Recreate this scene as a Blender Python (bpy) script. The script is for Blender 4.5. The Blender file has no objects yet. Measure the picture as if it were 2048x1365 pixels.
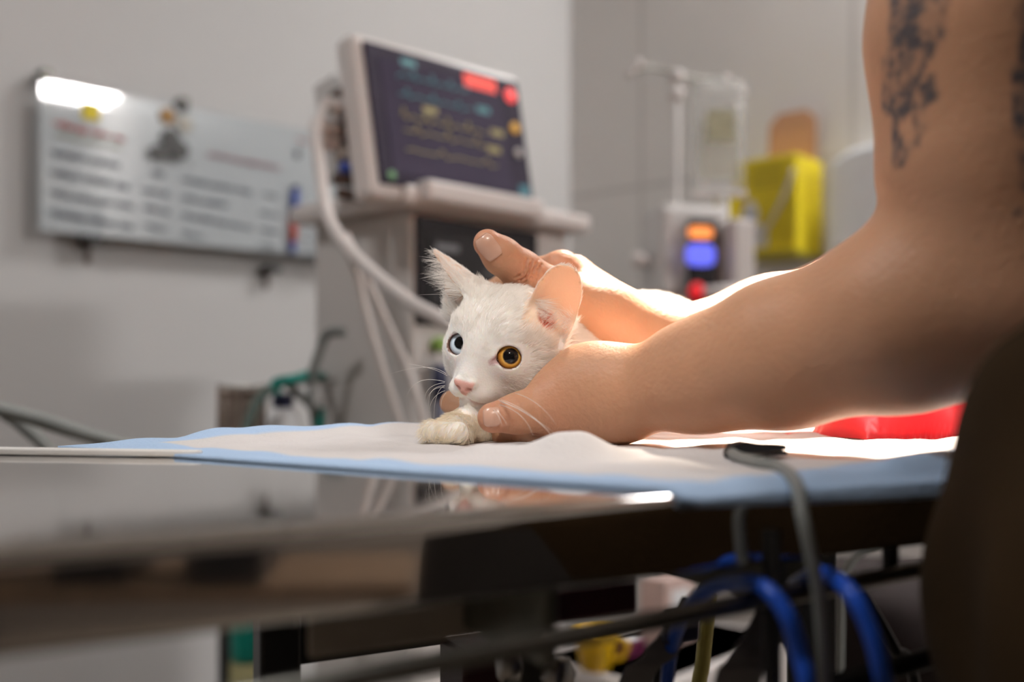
import bpy, bmesh, math, random
import numpy as np
from mathutils import Vector, Matrix

rng = np.random.default_rng(7)
random.seed(7)
PI = math.pi
ZC = 0.94            # lens height
FPX = 2000.0         # focal length in pixels
HY = 750.0           # horizon row
TOP = 0.90           # table top height

def W(px, py, d):
    return np.array([(px - 1024.0) / FPX * d, d, ZC + (HY - py) / FPX * d])

scene = bpy.context.scene
COL = scene.collection

# ------------------------------------------------------------------ materials
def mat(name, color, rough=0.5, metal=0.0, spec=0.5, noise=0.0, nscale=30.0, bump=0.0, bscale=200.0,
        sss=0.0, sss_r=(1, .35, .2), sss_scale=0.004, coat=0.0, sheen=0.0, trans=0.0, emit=None, estr=0.0, ior=1.45, stretch=None):
    m = bpy.data.materials.new(name); m.use_nodes = True
    nt = m.node_tree; b = nt.nodes['Principled BSDF']
    b.inputs['Base Color'].default_value = (*color, 1)
    b.inputs['Roughness'].default_value = rough
    b.inputs['Metallic'].default_value = metal
    b.inputs['Specular IOR Level'].default_value = spec
    b.inputs['IOR'].default_value = ior
    b.inputs['Coat Weight'].default_value = coat
    b.inputs['Coat Roughness'].default_value = 0.03
    b.inputs['Sheen Weight'].default_value = sheen
    b.inputs['Transmission Weight'].default_value = trans
    if sss:
        b.inputs['Subsurface Weight'].default_value = sss
        b.inputs['Subsurface Radius'].default_value = sss_r
        b.inputs['Subsurface Scale'].default_value = sss_scale
    if emit is not None:
        b.inputs['Emission Color'].default_value = (*emit, 1)
        b.inputs['Emission Strength'].default_value = estr
    tc = nt.nodes.new('ShaderNodeTexCoord')
    vec = tc.outputs['Object']
    if stretch:
        mp = nt.nodes.new('ShaderNodeMapping'); mp.inputs['Scale'].default_value = stretch
        nt.links.new(vec, mp.inputs['Vector']); vec = mp.outputs['Vector']
    if noise:
        n = nt.nodes.new('ShaderNodeTexNoise'); n.inputs['Scale'].default_value = nscale; n.inputs['Detail'].default_value = 4
        nt.links.new(vec, n.inputs['Vector'])
        r = nt.nodes.new('ShaderNodeValToRGB')
        r.color_ramp.elements[0].position = .3; r.color_ramp.elements[1].position = .7
        r.color_ramp.elements[0].color = (*[max(0, c * (1 - noise)) for c in color], 1)
        r.color_ramp.elements[1].color = (*[min(1, c * (1 + noise)) for c in color], 1)
        nt.links.new(n.outputs['Fac'], r.inputs['Fac']); nt.links.new(r.outputs['Color'], b.inputs['Base Color'])
    if bump:
        n2 = nt.nodes.new('ShaderNodeTexNoise'); n2.inputs['Scale'].default_value = bscale; n2.inputs['Detail'].default_value = 3
        nt.links.new(vec, n2.inputs['Vector'])
        bp = nt.nodes.new('ShaderNodeBump'); bp.inputs['Strength'].default_value = bump; bp.inputs['Distance'].default_value = .002
        nt.links.new(n2.outputs['Fac'], bp.inputs['Height']); nt.links.new(bp.outputs['Normal'], b.inputs['Normal'])
    return m

M = {}
M['wall'] = mat('wall_paint', (.53, .523, .522), .6, noise=.015, nscale=3)
M['ceil'] = mat('ceiling_paint', (.75, .74, .72), .8, noise=.02, nscale=3)
M['floor'] = mat('floor_vinyl', (.17, .135, .105), .35, noise=.12, nscale=8)
M['plastic'] = mat('white_plastic', (.60, .56, .545), .38, noise=.03, nscale=6)
M['plastic2'] = mat('light_grey_plastic', (.55, .53, .52), .42, noise=.03, nscale=6)
M['cabinet'] = mat('cabinet_enamel', (.54, .515, .50), .32, noise=.02, nscale=4)
M['greyrub'] = mat('grey_rubber', (.23, .24, .23), .55, noise=.08, nscale=30)
M['darkrub'] = mat('dark_rubber', (.028, .027, .027), .5, noise=.2, nscale=40)
M['black'] = mat('black_paint', (.012, .011, .012), .35, noise=.2, nscale=20)
M['brown'] = mat('brown_socket', (.13, .085, .07), .5, noise=.1)
M['steel'] = mat('polished_steel', (.63, .61, .59), .055, 1.0, noise=.03, nscale=3, bump=.02, bscale=6, stretch=(1, 1, 1))
M['steel2'] = mat('brushed_steel', (.45, .44, .42), .32, 1.0, noise=.08, nscale=60)
M['darksteel'] = mat('dark_steel', (.16, .155, .14), .35, 1.0, noise=.12, nscale=40)
M['olive'] = mat('worn_frame_metal', (.17, .17, .14), .4, .7, noise=.15, nscale=70)
M['redblack'] = mat('dark_red_lacquer', (.045, .006, .010), .4, noise=.1, nscale=20)
M['satin'] = mat('satin_metal', (.62, .60, .59), .35, .3, noise=.03)
M['chrome'] = mat('chrome', (.72, .71, .70), .12, 1.0, noise=.03)
M['teal'] = mat('teal_plastic', (.0, .22, .17), .4, noise=.12, nscale=30)
M['navy'] = mat('navy_plastic', (.02, .024, .07), .4, noise=.1)
M['bluecable'] = mat('blue_cable', (.015, .09, .56), .38, noise=.12, nscale=60)
M['yellow'] = mat('yellow_card', (.70, .56, .015), .5, noise=.04, nscale=30)
M['yellow2'] = mat('yellow_plastic', (.72, .44, .01), .4, noise=.05)
M['card'] = mat('brown_cardboard', (.52, .29, .18), .8, noise=.06, nscale=40)
M['paper'] = mat('white_paper', (.72, .72, .74), .7, noise=.02)
M['purple'] = mat('purple_plastic', (.10, .012, .045), .4, noise=.1)
M['beige'] = mat('beige_plastic', (.50, .43, .37), .5, noise=.06)
M['bluewhite'] = mat('dispenser_plastic', (.80, .82, .85), .3, noise=.02)
M['strap'] = mat('grey_webbing', (.20, .19, .19), .8, noise=.15, nscale=80)
M['pink'] = mat('pink_packet', (.55, .40, .36), .6, noise=.1)
M['green'] = mat('green_knob', (.22, .35, .07), .4, noise=.1)

# ------------------------------------------------------------------ object helpers
def link(o, parent=None):
    COL.objects.link(o)
    if parent is not None: o.parent = parent
    return o

def tag(o, label, cat, group=None, kind=None):
    o['label'] = label; o['category'] = cat
    if group: o['group'] = group
    if kind: o['kind'] = kind
    return o

def empty(name, label, cat, group=None):
    # an empty at the origin keeps the parts' world coordinates
    o = bpy.data.objects.new(name, None); COL.objects.link(o)
    return tag(o, label, cat, group)

def mesh(name, V, F, m, parent=None, smooth=True):
    me = bpy.data.meshes.new(name)
    me.from_pydata([tuple(map(float, v)) for v in V], [], F)
    me.update()
    bm = bmesh.new(); bm.from_mesh(me); bmesh.ops.recalc_face_normals(bm, faces=bm.faces); bm.to_mesh(me); bm.free()
    if smooth:
        me.polygons.foreach_set('use_smooth', [True] * len(me.polygons))
    me.materials.append(m)
    return link(bpy.data.objects.new(name, me), parent)

def from_bm(name, bm, m, parent=None, smooth=False):
    bmesh.ops.recalc_face_normals(bm, faces=bm.faces)
    me = bpy.data.meshes.new(name); bm.to_mesh(me); bm.free()
    if smooth: me.polygons.foreach_set('use_smooth', [True] * len(me.polygons))
    me.materials.append(m)
    return link(bpy.data.objects.new(name, me), parent)

def frame(xd, yd=None, zd=(0, 0, 1)):
    """3x3 with columns x,y,z : x along xd (horizontal), z up unless given"""
    x = np.array(xd, float); x /= np.linalg.norm(x)
    z = np.array(zd, float); y = np.cross(z, x); y /= np.linalg.norm(y); z = np.cross(x, y)
    return np.stack([x, y, z], 1)

def box(name, c, R, size, m, parent=None, bev=0.0, seg=2):
    """box of full size, centred at c, columns of R its axes"""
    bm = bmesh.new(); bmesh.ops.create_cube(bm, size=1.0)
    for v in bm.verts: v.co = Vector((v.co.x * size[0], v.co.y * size[1], v.co.z * size[2]))
    if bev: bmesh.ops.bevel(bm, geom=list(bm.edges), offset=bev, segments=seg, affect='EDGES', profile=.5)
    T = Matrix(R.tolist())
    for v in bm.verts: v.co = T @ v.co + Vector(c)
    return from_bm(name, bm, m, parent, smooth=False)

def prism(name, poly, c, R, depth, m, parent=None, bev=0.0):
    """2-D polygon (local x,z) extruded along local y by depth (0..depth)"""
    bm = bmesh.new()
    a = [bm.verts.new((x, 0, z)) for x, z in poly]
    f = bm.faces.new(a)
    r = bmesh.ops.extrude_face_region(bm, geom=[f])
    for v in r['geom']:
        if isinstance(v, bmesh.types.BMVert): v.co.y += depth
    if bev: bmesh.ops.bevel(bm, geom=list(bm.edges), offset=bev, segments=2, affect='EDGES', profile=.5)
    T = Matrix(np.asarray(R).tolist())
    for v in bm.verts: v.co = T @ v.co + Vector(c)
    return from_bm(name, bm, m, parent)

def spline(pts, n=12):
    pts = [np.array(p, float) for p in pts]
    if len(pts) == 2: return np.linspace(pts[0], pts[1], 3)
    P = [2 * pts[0] - pts[1]] + pts + [2 * pts[-1] - pts[-2]]
    out = []
    for i in range(1, len(P) - 2):
        p0, p1, p2, p3 = P[i - 1], P[i], P[i + 1], P[i + 2]
        for t in np.linspace(0, 1, n, endpoint=False):
            out.append(.5 * ((2 * p1) + (-p0 + p2) * t + (2 * p0 - 5 * p1 + 4 * p2 - p3) * t * t + (-p0 + 3 * p1 - 3 * p2 + p3) * t ** 3))
    out.append(P[-2])
    return np.array(out)

def tube_geo(pts, r, sides=10, n=10, raw=False):
    C = np.array(pts, float) if raw else spline(pts, n)
    k = len(C)
    rr = np.full(k, r) if np.isscalar(r) else np.interp(np.linspace(0, 1, k), np.linspace(0, 1, len(r)), r)
    T = np.gradient(C, axis=0); T /= np.linalg.norm(T, axis=1)[:, None] + 1e-12
    ref = np.array([0, 0, 1.]) if abs(T[0][2]) < .9 else np.array([1., 0, 0])
    u = np.cross(T[0], ref); u /= np.linalg.norm(u)
    V = []
    for i in range(k):
        u = u - T[i] * np.dot(u, T[i]); u /= np.linalg.norm(u); w = np.cross(T[i], u)
        for j in range(sides):
            a = 2 * PI * j / sides
            V.append(C[i] + rr[i] * (math.cos(a) * u + math.sin(a) * w))
    F = []
    for i in range(k - 1):
        for j in range(sides):
            F.append((i * sides + j, i * sides + (j + 1) % sides, (i + 1) * sides + (j + 1) % sides, (i + 1) * sides + j))
    F.append(tuple(range(sides))[::-1]); F.append(tuple(range((k - 1) * sides, k * sides)))
    return V, F

def tube(name, pts, r, m, parent=None, sides=10, n=10, raw=False):
    V, F = tube_geo(pts, r, sides, n, raw)
    return mesh(name, V, F, m, parent)

def lathe(name, prof, c, m, parent=None, R=np.eye(3), sides=24):
    """prof: list of (r,z); axis = column 2 of R"""
    V, F = [], []
    for r, z in prof:
        for j in range(sides):
            a = 2 * PI * j / sides
            V.append(np.array(c) + R @ np.array([r * math.cos(a), r * math.sin(a), z]))
    k = len(prof)
    for i in range(k - 1):
        for j in range(sides):
            F.append((i * sides + j, i * sides + (j + 1) % sides, (i + 1) * sides + (j + 1) % sides, (i + 1) * sides + j))
    F.append(tuple(range(sides))[::-1]); F.append(tuple(range((k - 1) * sides, k * sides)))
    return mesh(name, V, F, m, parent)

def ellipse_disc(name, c, R, rx, rz, th, m, parent=None, n=28):
    poly = [(rx * math.cos(2 * PI * i / n), rz * math.sin(2 * PI * i / n)) for i in range(n)]
    return prism(name, poly, c, R, th, m, parent)

def unit(v):
    v = np.array(v, float); return v / np.linalg.norm(v)

# ------------------------------------------------------------------ signed distance modelling
def vlen(a): return np.sqrt(np.einsum('ij,ij->i', a, a))

def rc(a, b, ra, rb):
    a = np.array(a, float); b = np.array(b, float); d = b - a; L = d @ d + 1e-12
    def f(P):
        h = np.clip((P - a) @ d / L, 0, 1)
        return vlen(P - a - h[:, None] * d) - (ra + h * (rb - ra))
    return f

def ell(c, r, R=None):
    c = np.array(c, float); r = np.array(r, float)
    def f(P):
        q = P - c
        if R is not None: q = q @ R
        k0 = vlen(q / r); k1 = vlen(q / (r * r)) + 1e-9
        return k0 * (k0 - 1) / k1
    return f

def smin(a, b, k):
    h = np.maximum(k - np.abs(a - b), 0) / k
    return np.minimum(a, b) - h * h * k * .25

def smax(a, b, k): return -smin(-a, -b, k)

def field(items):
    """items: (fn, op, k); 'u' union, 's' subtract, 'i' intersect, evaluated in order"""
    def f(P):
        d = None
        for fn, op, k in items:
            e = fn(P)
            if d is None: d = e
            elif op == 'u': d = smin(d, e, k)
            elif op == 's': d = smax(d, -e, k)
            else: d = smax(d, e, k)
        return d
    return f

def surface(f, lo, hi, h, lip=1.35):
    """surface nets over a block-sparse grid, vertices pulled onto the zero set"""
    lo = np.array(lo, float); hi = np.array(hi, float); B = 8
    n = np.ceil((hi - lo) / (h * B)).astype(int) * B
    D = np.full(n + 1, 1.0, np.float32)
    nb = n // B
    bi = np.stack(np.meshgrid(*[np.arange(k) for k in nb], indexing='ij'), -1).reshape(-1, 3)
    cen = lo + (bi * B + B / 2) * h
    dc = np.concatenate([f(c) for c in np.array_split(cen, max(1, len(cen) // 60000))])
    near = np.abs(dc) < lip * h * B * .9
    ins = bi[(dc < 0) & ~near]
    for b in ins: D[tuple(slice(x * B, x * B + B + 1) for x in b)] = -1
    off = np.stack(np.meshgrid(*[np.arange(B + 1)] * 3, indexing='ij'), -1).reshape(-1, 3)
    nbk = bi[near]
    for ch in np.array_split(nbk, max(1, len(nbk) // 120)):
        g = (ch[:, None, :] * B + off[None]).reshape(-1, 3)
        v = f(lo + g * h).astype(np.float32)
        D[g[:, 0], g[:, 1], g[:, 2]] = v
    S = D < 0
    # cells with a sign change
    c8 = [S[i:n[0] + i, j:n[1] + j, k:n[2] + k] for i in (0, 1) for j in (0, 1) for k in (0, 1)]
    s = sum(x.astype(np.int8) for x in c8)
    act = (s > 0) & (s < 8)
    idx = np.full(n, -1, np.int64); cells = np.argwhere(act); idx[act] = np.arange(len(cells))
    acc = np.zeros((len(cells), 3)); cnt = np.zeros(len(cells))
    corners = [(i, j, k) for i in (0, 1) for j in (0, 1) for k in (0, 1)]
    val = {c: D[cells[:, 0] + c[0], cells[:, 1] + c[1], cells[:, 2] + c[2]].astype(float) for c in corners}
    for a in corners:
        for ax in range(3):
            if a[ax] == 0:
                b = list(a); b[ax] = 1; b = tuple(b)
                va, vb = val[a], val[b]; m = (va < 0) != (vb < 0)
                t = np.where(m, va / np.where(m, va - vb, 1), 0)
                p = np.repeat(np.array(a, float)[None], len(cells), 0); p[:, ax] += t
                acc += np.where(m[:, None], p, 0); cnt += m
    V = lo + (cells + acc / cnt[:, None]) * h
    Q = []
    for ax in range(3):
        o1, o2 = [(1, 2), (2, 0), (0, 1)][ax]
        sl0 = [slice(1, n[i]) for i in range(3)]; sl0[ax] = slice(0, n[ax]); sl1 = list(sl0); sl1[ax] = slice(1, n[ax] + 1)
        a, b = S[tuple(sl0)], S[tuple(sl1)]
        e = np.argwhere(a != b); st = np.ones(3, int); st[ax] = 0; g = e + st
        flip = a[e[:, 0], e[:, 1], e[:, 2]]
        def cell(d1, d2):
            q = g.copy(); q[:, o1] -= d1; q[:, o2] -= d2
            return idx[q[:, 0], q[:, 1], q[:, 2]]
        q = np.stack([cell(1, 1), cell(0, 1), cell(0, 0), cell(1, 0)], 1)
        q = np.where(flip[:, None], q, q[:, ::-1]); Q.append(q)
    Q = np.concatenate(Q); Q = Q[(Q >= 0).all(1)]
    return project(V, f, h), Q

def grad(f, V, e):
    G = np.stack([f(V + np.eye(3)[i] * e) - f(V - np.eye(3)[i] * e) for i in range(3)], 1)
    return G / (np.linalg.norm(G, axis=1)[:, None] + 1e-12)

def project(V, f, h, it=2):
    for _ in range(it):
        G = grad(f, V, h * .4); d = f(V)
        V = V - G * np.clip(d, -h * .5, h * .5)[:, None]
    return V

def np_mesh(name, V, Q, m, parent=None, attrs=None):
    me = bpy.data.meshes.new(name)
    me.vertices.add(len(V)); me.vertices.foreach_set('co', np.asarray(V, np.float32).ravel())
    k = Q.shape[1]
    me.loops.add(Q.size); me.loops.foreach_set('vertex_index', Q.astype(np.int32).ravel())
    me.polygons.add(len(Q)); me.polygons.foreach_set('loop_start', np.arange(0, Q.size, k, dtype=np.int32))
    me.polygons.foreach_set('use_smooth', np.ones(len(Q), bool))
    me.update(calc_edges=True); me.validate()
    for an, av in (attrs or {}).items():
        if av.ndim == 1:
            a = me.attributes.new(an, 'FLOAT', 'POINT'); a.data.foreach_set('value', av.astype(np.float32))
        else:
            a = me.attributes.new(an, 'FLOAT_COLOR', 'POINT')
            a.data.foreach_set('color', np.c_[av, np.ones(len(av))].astype(np.float32).ravel())
    me.materials.append(m)
    return link(bpy.data.objects.new(name, me), parent)


LAMP = 55.0; SPOT = 600.0; SPOT_DEG = 22.5; SPOT_POS = (.30, 1.25, 1.85); SPOT_AIM = (.195, .70, .93); FSTOP = 3.5; EXPOSURE = 0.12
CATH = .001; NFUR = 170000; FILL = 28.0

# ================================================================== ROOM
UL = unit((.728, .685, 0)); NL = np.array([UL[1], -UL[0], 0])          # left wall direction and its normal (into the room)
UR = unit((.74, -.673, 0)); NR = np.array([UR[1], -UR[0], 0])          # right wall, normal into the room
CORNER = np.array([.175, 3.02, 0])
H = 2.75

def wall(name, p, u, L, m, th=.12):
    """inner face runs from p along u, room on the right-hand side of u reversed by nrm"""
    R = frame(u)
    bm = bmesh.new(); bmesh.ops.create_cube(bm, size=1.0)
    for v in bm.verts: v.co = Vector(((v.co.x + .5) * L, (v.co.y + .5) * th, (v.co.z + .5) * H))
    me = bpy.data.meshes.new(name); bm.to_mesh(me); bm.free(); me.materials.append(m)
    o = link(bpy.data.objects.new(name, me))
    MW = Matrix(R.tolist()).to_4x4(); MW.translation = Vector(p); o.matrix_world = MW
    o['kind'] = 'structure'
    return o

# large pale tiles on the right wall
def tile_mat():
    m = mat('wall_tile', (.66, .635, .615), .4, noise=.02, nscale=4)
    nt = m.node_tree; b = nt.nodes['Principled BSDF']
    src = b.inputs['Base Color'].links[0].from_socket
    tc = nt.nodes.new('ShaderNodeTexCoord'); sx = nt.nodes.new('ShaderNodeSeparateXYZ'); nt.links.new(tc.outputs['Object'], sx.inputs[0])
    def lines(sock, off, size, w):
        a = nt.nodes.new('ShaderNodeMath'); a.operation = 'SUBTRACT'; nt.links.new(sock, a.inputs[0]); a.inputs[1].default_value = off
        p = nt.nodes.new('ShaderNodeMath'); p.operation = 'PINGPONG'; nt.links.new(a.outputs[0], p.inputs[0]); p.inputs[1].default_value = size / 2
        l = nt.nodes.new('ShaderNodeMath'); l.operation = 'LESS_THAN'; nt.links.new(p.outputs[0], l.inputs[0]); l.inputs[1].default_value = w
        return l.outputs[0]
    a = lines(sx.outputs[0], .261, .62, .007); c = lines(sx.outputs[2], 1.475, .62, .007)
    mx = nt.nodes.new('ShaderNodeMath'); mx.operation = 'MAXIMUM'; nt.links.new(a, mx.inputs[0]); nt.links.new(c, mx.inputs[1])
    mix = nt.nodes.new('ShaderNodeMix'); mix.data_type = 'RGBA'
    nt.links.new(mx.outputs[0], mix.inputs['Factor']); nt.links.new(src, mix.inputs[6]); mix.inputs[7].default_value = (.53, .505, .49, 1)
    nt.links.new(mix.outputs[2], b.inputs['Base Color'])
    return m
M['tile'] = tile_mat()
LWEST = CORNER - UL * 5.0
wall('wall_left', LWEST, UL, 5.0, M['wall'])
wall('wall_right', CORNER, UR, 5.6, M['tile'])
E1 = CORNER + UR * 5.6
M['wall2'] = mat('wall_paint_warm', (.15, .125, .105), .6, noise=.03, nscale=3)
wall('wall_back', E1, -UL, 5.0, M['wall2'])
wall('wall_front', E1 - UL * 5.0, -UR, 5.6, M['wall2'])
def slab(name, z0, z1, m):
    P = [CORNER, E1, E1 - UL * 5.0, LWEST]
    V = [(p[0], p[1], z) for z in (z0, z1) for p in P]
    F = [(0, 1, 2, 3), (7, 6, 5, 4), (0, 4, 5, 1), (1, 5, 6, 2), (2, 6, 7, 3), (3, 7, 4, 0)]
    o = mesh(name, V, F, m, smooth=False); o['kind'] = 'structure'; return o
slab('floor', -.1, 0, M['floor']); slab('ceiling', H, H + .1, M['ceil'])

# ================================================================== NOTICE BOARD on the left wall
def onL(px, py, off=0.0):
    """point on the left wall (offset into the room) seen at a pixel"""
    r = np.array([(px - 1024) / FPX, 1, (HY - py) / FPX]); p0 = CORNER + NL * off
    s = (p0[:2] @ NL[:2]) / (r[:2] @ NL[:2]); return r * s + np.array([0, 0, ZC])
def onR(px, py, off=0.0):
    r = np.array([(px - 1024) / FPX, 1, (HY - py) / FPX]); p0 = CORNER + NR * off
    s = (p0[:2] @ NR[:2]) / (r[:2] @ NR[:2]); return r * s + np.array([0, 0, ZC])
RL = frame(UL)            # x along the wall, y into the wall, z up
RR = frame(UR)
M['board'] = mat('board_glass', (.44, .475, .50), .035, noise=.02, nscale=4, coat=.6)
M['ink'] = mat('grey_ink', (.12, .135, .165), .6); M['inkred'] = mat('red_ink', (.42, .09, .07), .6); M['inkpink'] = mat('pink_ink', (.42, .24, .27), .6)
M['inkolive'] = mat('olive_ink', (.33, .34, .22), .6)
BO = .045
nb = empty('notice_board', 'white glass notice board with rows of writing on the left wall', 'notice board')
a, b_ = onL(78, 158, BO), onL(70, 462, BO)
bz0, bz1 = b_[2], onL(78, 158, BO)[2]
bx0 = a; width = .80
cen = bx0 + UL * width / 2; cen[2] = (bz0 + bz1) / 2
box('glass_panel', cen, RL, (width, .008, bz1 - bz0), M['board'], nb, .002)
for px, py in ((182, 481), (541, 538)):
    p = onL(px, py, BO * .5); q = box('bracket', p, RL, (.035, BO, .016), M['black'], nb, .003)
    box('bracket', p + np.array([0, 0, -.02]) + NL * -.018, RL, (.008, .006, .05), M['brown'], nb)
for px, py in ((88, 152), (362, 208)):
    p = onL(px, py, BO * .6); box('clip', p, RL, (.022, BO * .9, .022), M['darksteel'], nb, .004)
def writing(name, x0, y0, x1, y1, hgt, m, cursive=False, gap=.12):
    """illegible handwritten row between two pixels on the board face"""
    p, q = onL(x0, y0, BO + .0048), onL(x1, y1, BO + .0048); u = unit(q - p); L = np.linalg.norm(q - p); up = np.array([0, 0, 1.])
    pts = []; x = 0.0; cw = hgt * (.62 if not cursive else .5); word = 0
    while x < L:
        k = 5; ph = rng.random() * 6; word -= 1
        amp = 1.0
        if word < 0:
            word = rng.integers(3, 8)
            if not cursive: amp = .06
        for i in range(k):
            pts.append(p + u * (x + cw * i / k) + up * (hgt * .5 * amp * math.sin(ph + i * (2.2 if cursive else 1.9)) * rng.uniform(.6, 1)))
        x += cw
    V, F = tube_geo(pts, hgt * (.12 if not cursive else .085), 4, 1, raw=True)
    return mesh(name, V, F, m, nb)
s = .0118
for (x0, y0, x1, y1) in ((100, 303, 232, 331), (98, 343, 250, 372), (98, 384, 262, 414), (98, 424, 265, 455)):
    writing('written_row', x0, y0, x1, y1, s * 1.35, M['ink'])
for (x0, y0, x1, y1) in ((298, 343, 326, 350), (282, 378, 336, 388), (284, 413, 334, 424), (288, 449, 332, 460)):
    writing('written_row', x0, y0, x1, y1, s * 1.2, M['ink'], gap=.3)
for (x0, y0, x1, y1) in ((362, 357, 500, 385), (360, 394, 455, 412), (362, 430, 500, 456), (362, 466, 402, 474)):
    writing('written_row', x0, y0, x1, y1, s * 1.2, M['ink'])
for (x0, y0, x1, y1) in ((525, 388, 556, 394), (518, 424, 556, 432), (518, 458, 556, 466), (516, 490, 552, 497)):
    writing('written_row', x0, y0, x1, y1, s * .9, M['ink'], gap=.35)
for k in range(6):
    writing('written_row', 605, 447 + 15 * k, 652, 455 + 15 * k, s * .45, M['ink'])
writing('heading', 106, 246, 242, 278, s * 1.5, M['inkred'])
writing('heading', 108, 268, 240, 296, s * .8, M['inkolive'])
writing('heading', 415, 308, 556, 336, s * 1.5, M['inkpink'], cursive=True)
writing('heading', 592, 278, 618, 286, s * .8, M['inkred'])
writing('heading', 590, 308, 596, 310, s * 3.0, M['ink'], cursive=True)
# paper note, cut-out decoration and the two markers stuck on the board
o = box('yellow_note', onL(182, 222, BO + .006), RL, (.034, .003, .036), M['yellow'], None, .0008)
tag(o, 'small yellow note stuck near the upper left of the notice board', 'note')
dec = empty('cut_out_decoration', 'brown and dark grey cut-out decoration on the top edge of the notice board', 'decoration')
def blob(px, py, rx, rz, m, off, name):
    ellipse_disc(name, onL(px, py, BO + off), RL, rx, rz, .003, m, dec)
M['furbrown'] = mat('brown_card', (.33, .19, .07), .7, noise=.2, nscale=90); M['furgrey'] = mat('dark_grey_card', (.10, .10, .10), .7, noise=.3, nscale=90)
M['cream'] = mat('cream_card', (.47, .45, .40), .7, noise=.1, nscale=60)
blob(336, 232, .017, .017, M['furbrown'], .009, 'brown_disc'); blob(365, 212, .015, .014, M['furgrey'], .008, 'grey_disc')
blob(371, 248, .017, .018, M['cream'], .0105, 'cream_disc'); blob(342, 280, .020, .024, M['furgrey'], .012, 'body')
blob(322, 305, .026, .014, M['furgrey'], .0145, 'base'); blob(360, 300, .020, .020, M['furgrey'], .0165, 'base')
for px, pts, m, cap, lab in ((591, ((592, 382), (589, 428)), 'blueink', 'blueink', 'blue marker pen clipped upright on the notice board above the red one'),
                        (588, ((588.5, 431), (586, 486)), 'redpen', 'blueink', 'red marker pen clipped upright on the notice board below the blue one')):
    M.setdefault('blueink', mat('blue_plastic', (.03, .07, .36), .4, noise=.05)); M.setdefault('redpen', mat('red_plastic', (.50, .06, .045), .4, noise=.05))
    mk = empty('marker_pen', lab, 'marker pen', 'marker pens on the board')
    p, q = onL(*pts[0], BO + .014), onL(*pts[1], BO + .014)
    tube('barrel', [p, q], .0088, M[m], mk, raw=False)
    if m == 'redpen': tube('cap', [q, onL(585, 506, BO + .014)], .0078, M[cap], mk)
    else: tube('cap', [p + np.array([0, 0, .012]), p], .0078, M['navy'], mk)

# ================================================================== TABLE
TU = unit((.874, .486, 0)); TN = np.array([-TU[1], TU[0], 0]); T0 = np.array([-.12, .235, 0])
RT = frame(TU)
def T(u, n, z): return T0 + TU * u + TN * n + np.array([0, 0, z])
def tcoord(p):
    q = np.array(p) - T0; return q @ TU, q @ TN
TW = .345; U0, U1 = -.42, .80; TH = .027
tb = empty('examination_table', 'stainless steel examination table with a mirror-like top under the cat', 'table')
# top: profile across the width, swept along the length, with an eased front edge
def table_top():
    prof = []
    for n, dz in ((TW, 0), (.20, 0), (.06, 0), (.02, 0), (.0068, 0), (.0060, 0), (.0052, -.00007), (.0036, -.0005), (.0020, -.0014), (.0009, -.0026), (.0003, -.0040), (0, -.0056), (0, -.0064), (0, -.0072)):
        prof.append((n, TOP + dz))
    prof += [(0, TOP - TH + .0034), (0, TOP - TH + .0027), (0, TOP - TH + .002), (.0006, TOP - TH + .0006), (.002, TOP - TH), (.02, TOP - TH), (.02, TOP - TH + .003)]
    prof += [(TW - .02, TOP - TH + .003), (TW - .02, TOP - TH), (TW - .002, TOP - TH), (TW, TOP - TH + .002), (TW, TOP - .002)]
    us = list(np.linspace(U0, U1, 40))
    V = [T(u, n, z) for u in us for n, z in prof]; k = len(prof); F = []
    for i in range(len(us) - 1):
        for j in range(k):
            F.append((i * k + j, i * k + (j + 1) % k, (i + 1) * k + (j + 1) % k, (i + 1) * k + j))
    F.append(tuple(range(k))); F.append(tuple(range((len(us) - 1) * k, len(us) * k))[::-1])
    return mesh('tabletop', V, F, M['steel'], tb)
top = table_top()
top.data.set_sharp_from_angle(angle=math.radians(28))
zb = TOP - TH
M['oliveplate'] = mat('olive_plate', (.20, .20, .165), .5, .2, noise=.15, nscale=70); M['taupe'] = mat('taupe_paint', (.30, .265, .22), .5, noise=.1, nscale=30)
# under-frame: everything bolted below the top
def tbox(name, u, n, z, size, m, bev=.0015): return box(name, T(u, n, z), RT, size, m, tb, bev)
def at(px, py, d): return W(px, py, d)
RTn = frame(TN)
# cross beam running back from the near side (olive plate), dark void box left of it
p = at(800, 1238, .43); tbox('cross_beam', *tcoord(p)[:2], zb - .012, (.006, .25, .030), M['olive'])
uA, nA = tcoord(at(700, 1300, .50))
def pbox(name, px0, px1, py0, py1, d, depth, m, bev=.002):
    """frame member whose front face spans a pixel box at depth d, square to the table"""
    c = at((px0 + px1) / 2, (py0 + py1) / 2, d); w = (px1 - px0) / FPX * d / (TU[0]) ; h = (py1 - py0) / FPX * d
    c = c + TN * depth / 2
    return box(name, c, RT, (w, depth, h), m, tb, bev)
pbox('leg', 527, 600, 1236, 1700, .47, .016, M['black'])
pbox('dark_void_block', 600, 890, 1200, 1312, .50, .05, M['black'])  # black block put in where the gap below the top lies in shade
pbox('apron', 640, 1020, 1128, 1292, .36, .004, M['taupe'])
pbox('column', 1022, 1094, 1150, 1310, .36, .02, M['black'])
pbox('actuator', 1094, 1284, 1150, 1240, .40, .02, M['redblack'])
box('cross_plate', T(.256, .058, .8640), RTn, (.100, .004, .0185), M['oliveplate'], tb, .0008)
pbox('apron', 1562, 1642, 1096, 1172, .46, .006, M['olive'])
pbox('leg', 1628, 1681, 1080, 1900, .47, .02, M['black'])
br = pbox('bracket', 1036, 1106, 1300, 1500, .44, .012, M['darksteel'])
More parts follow.
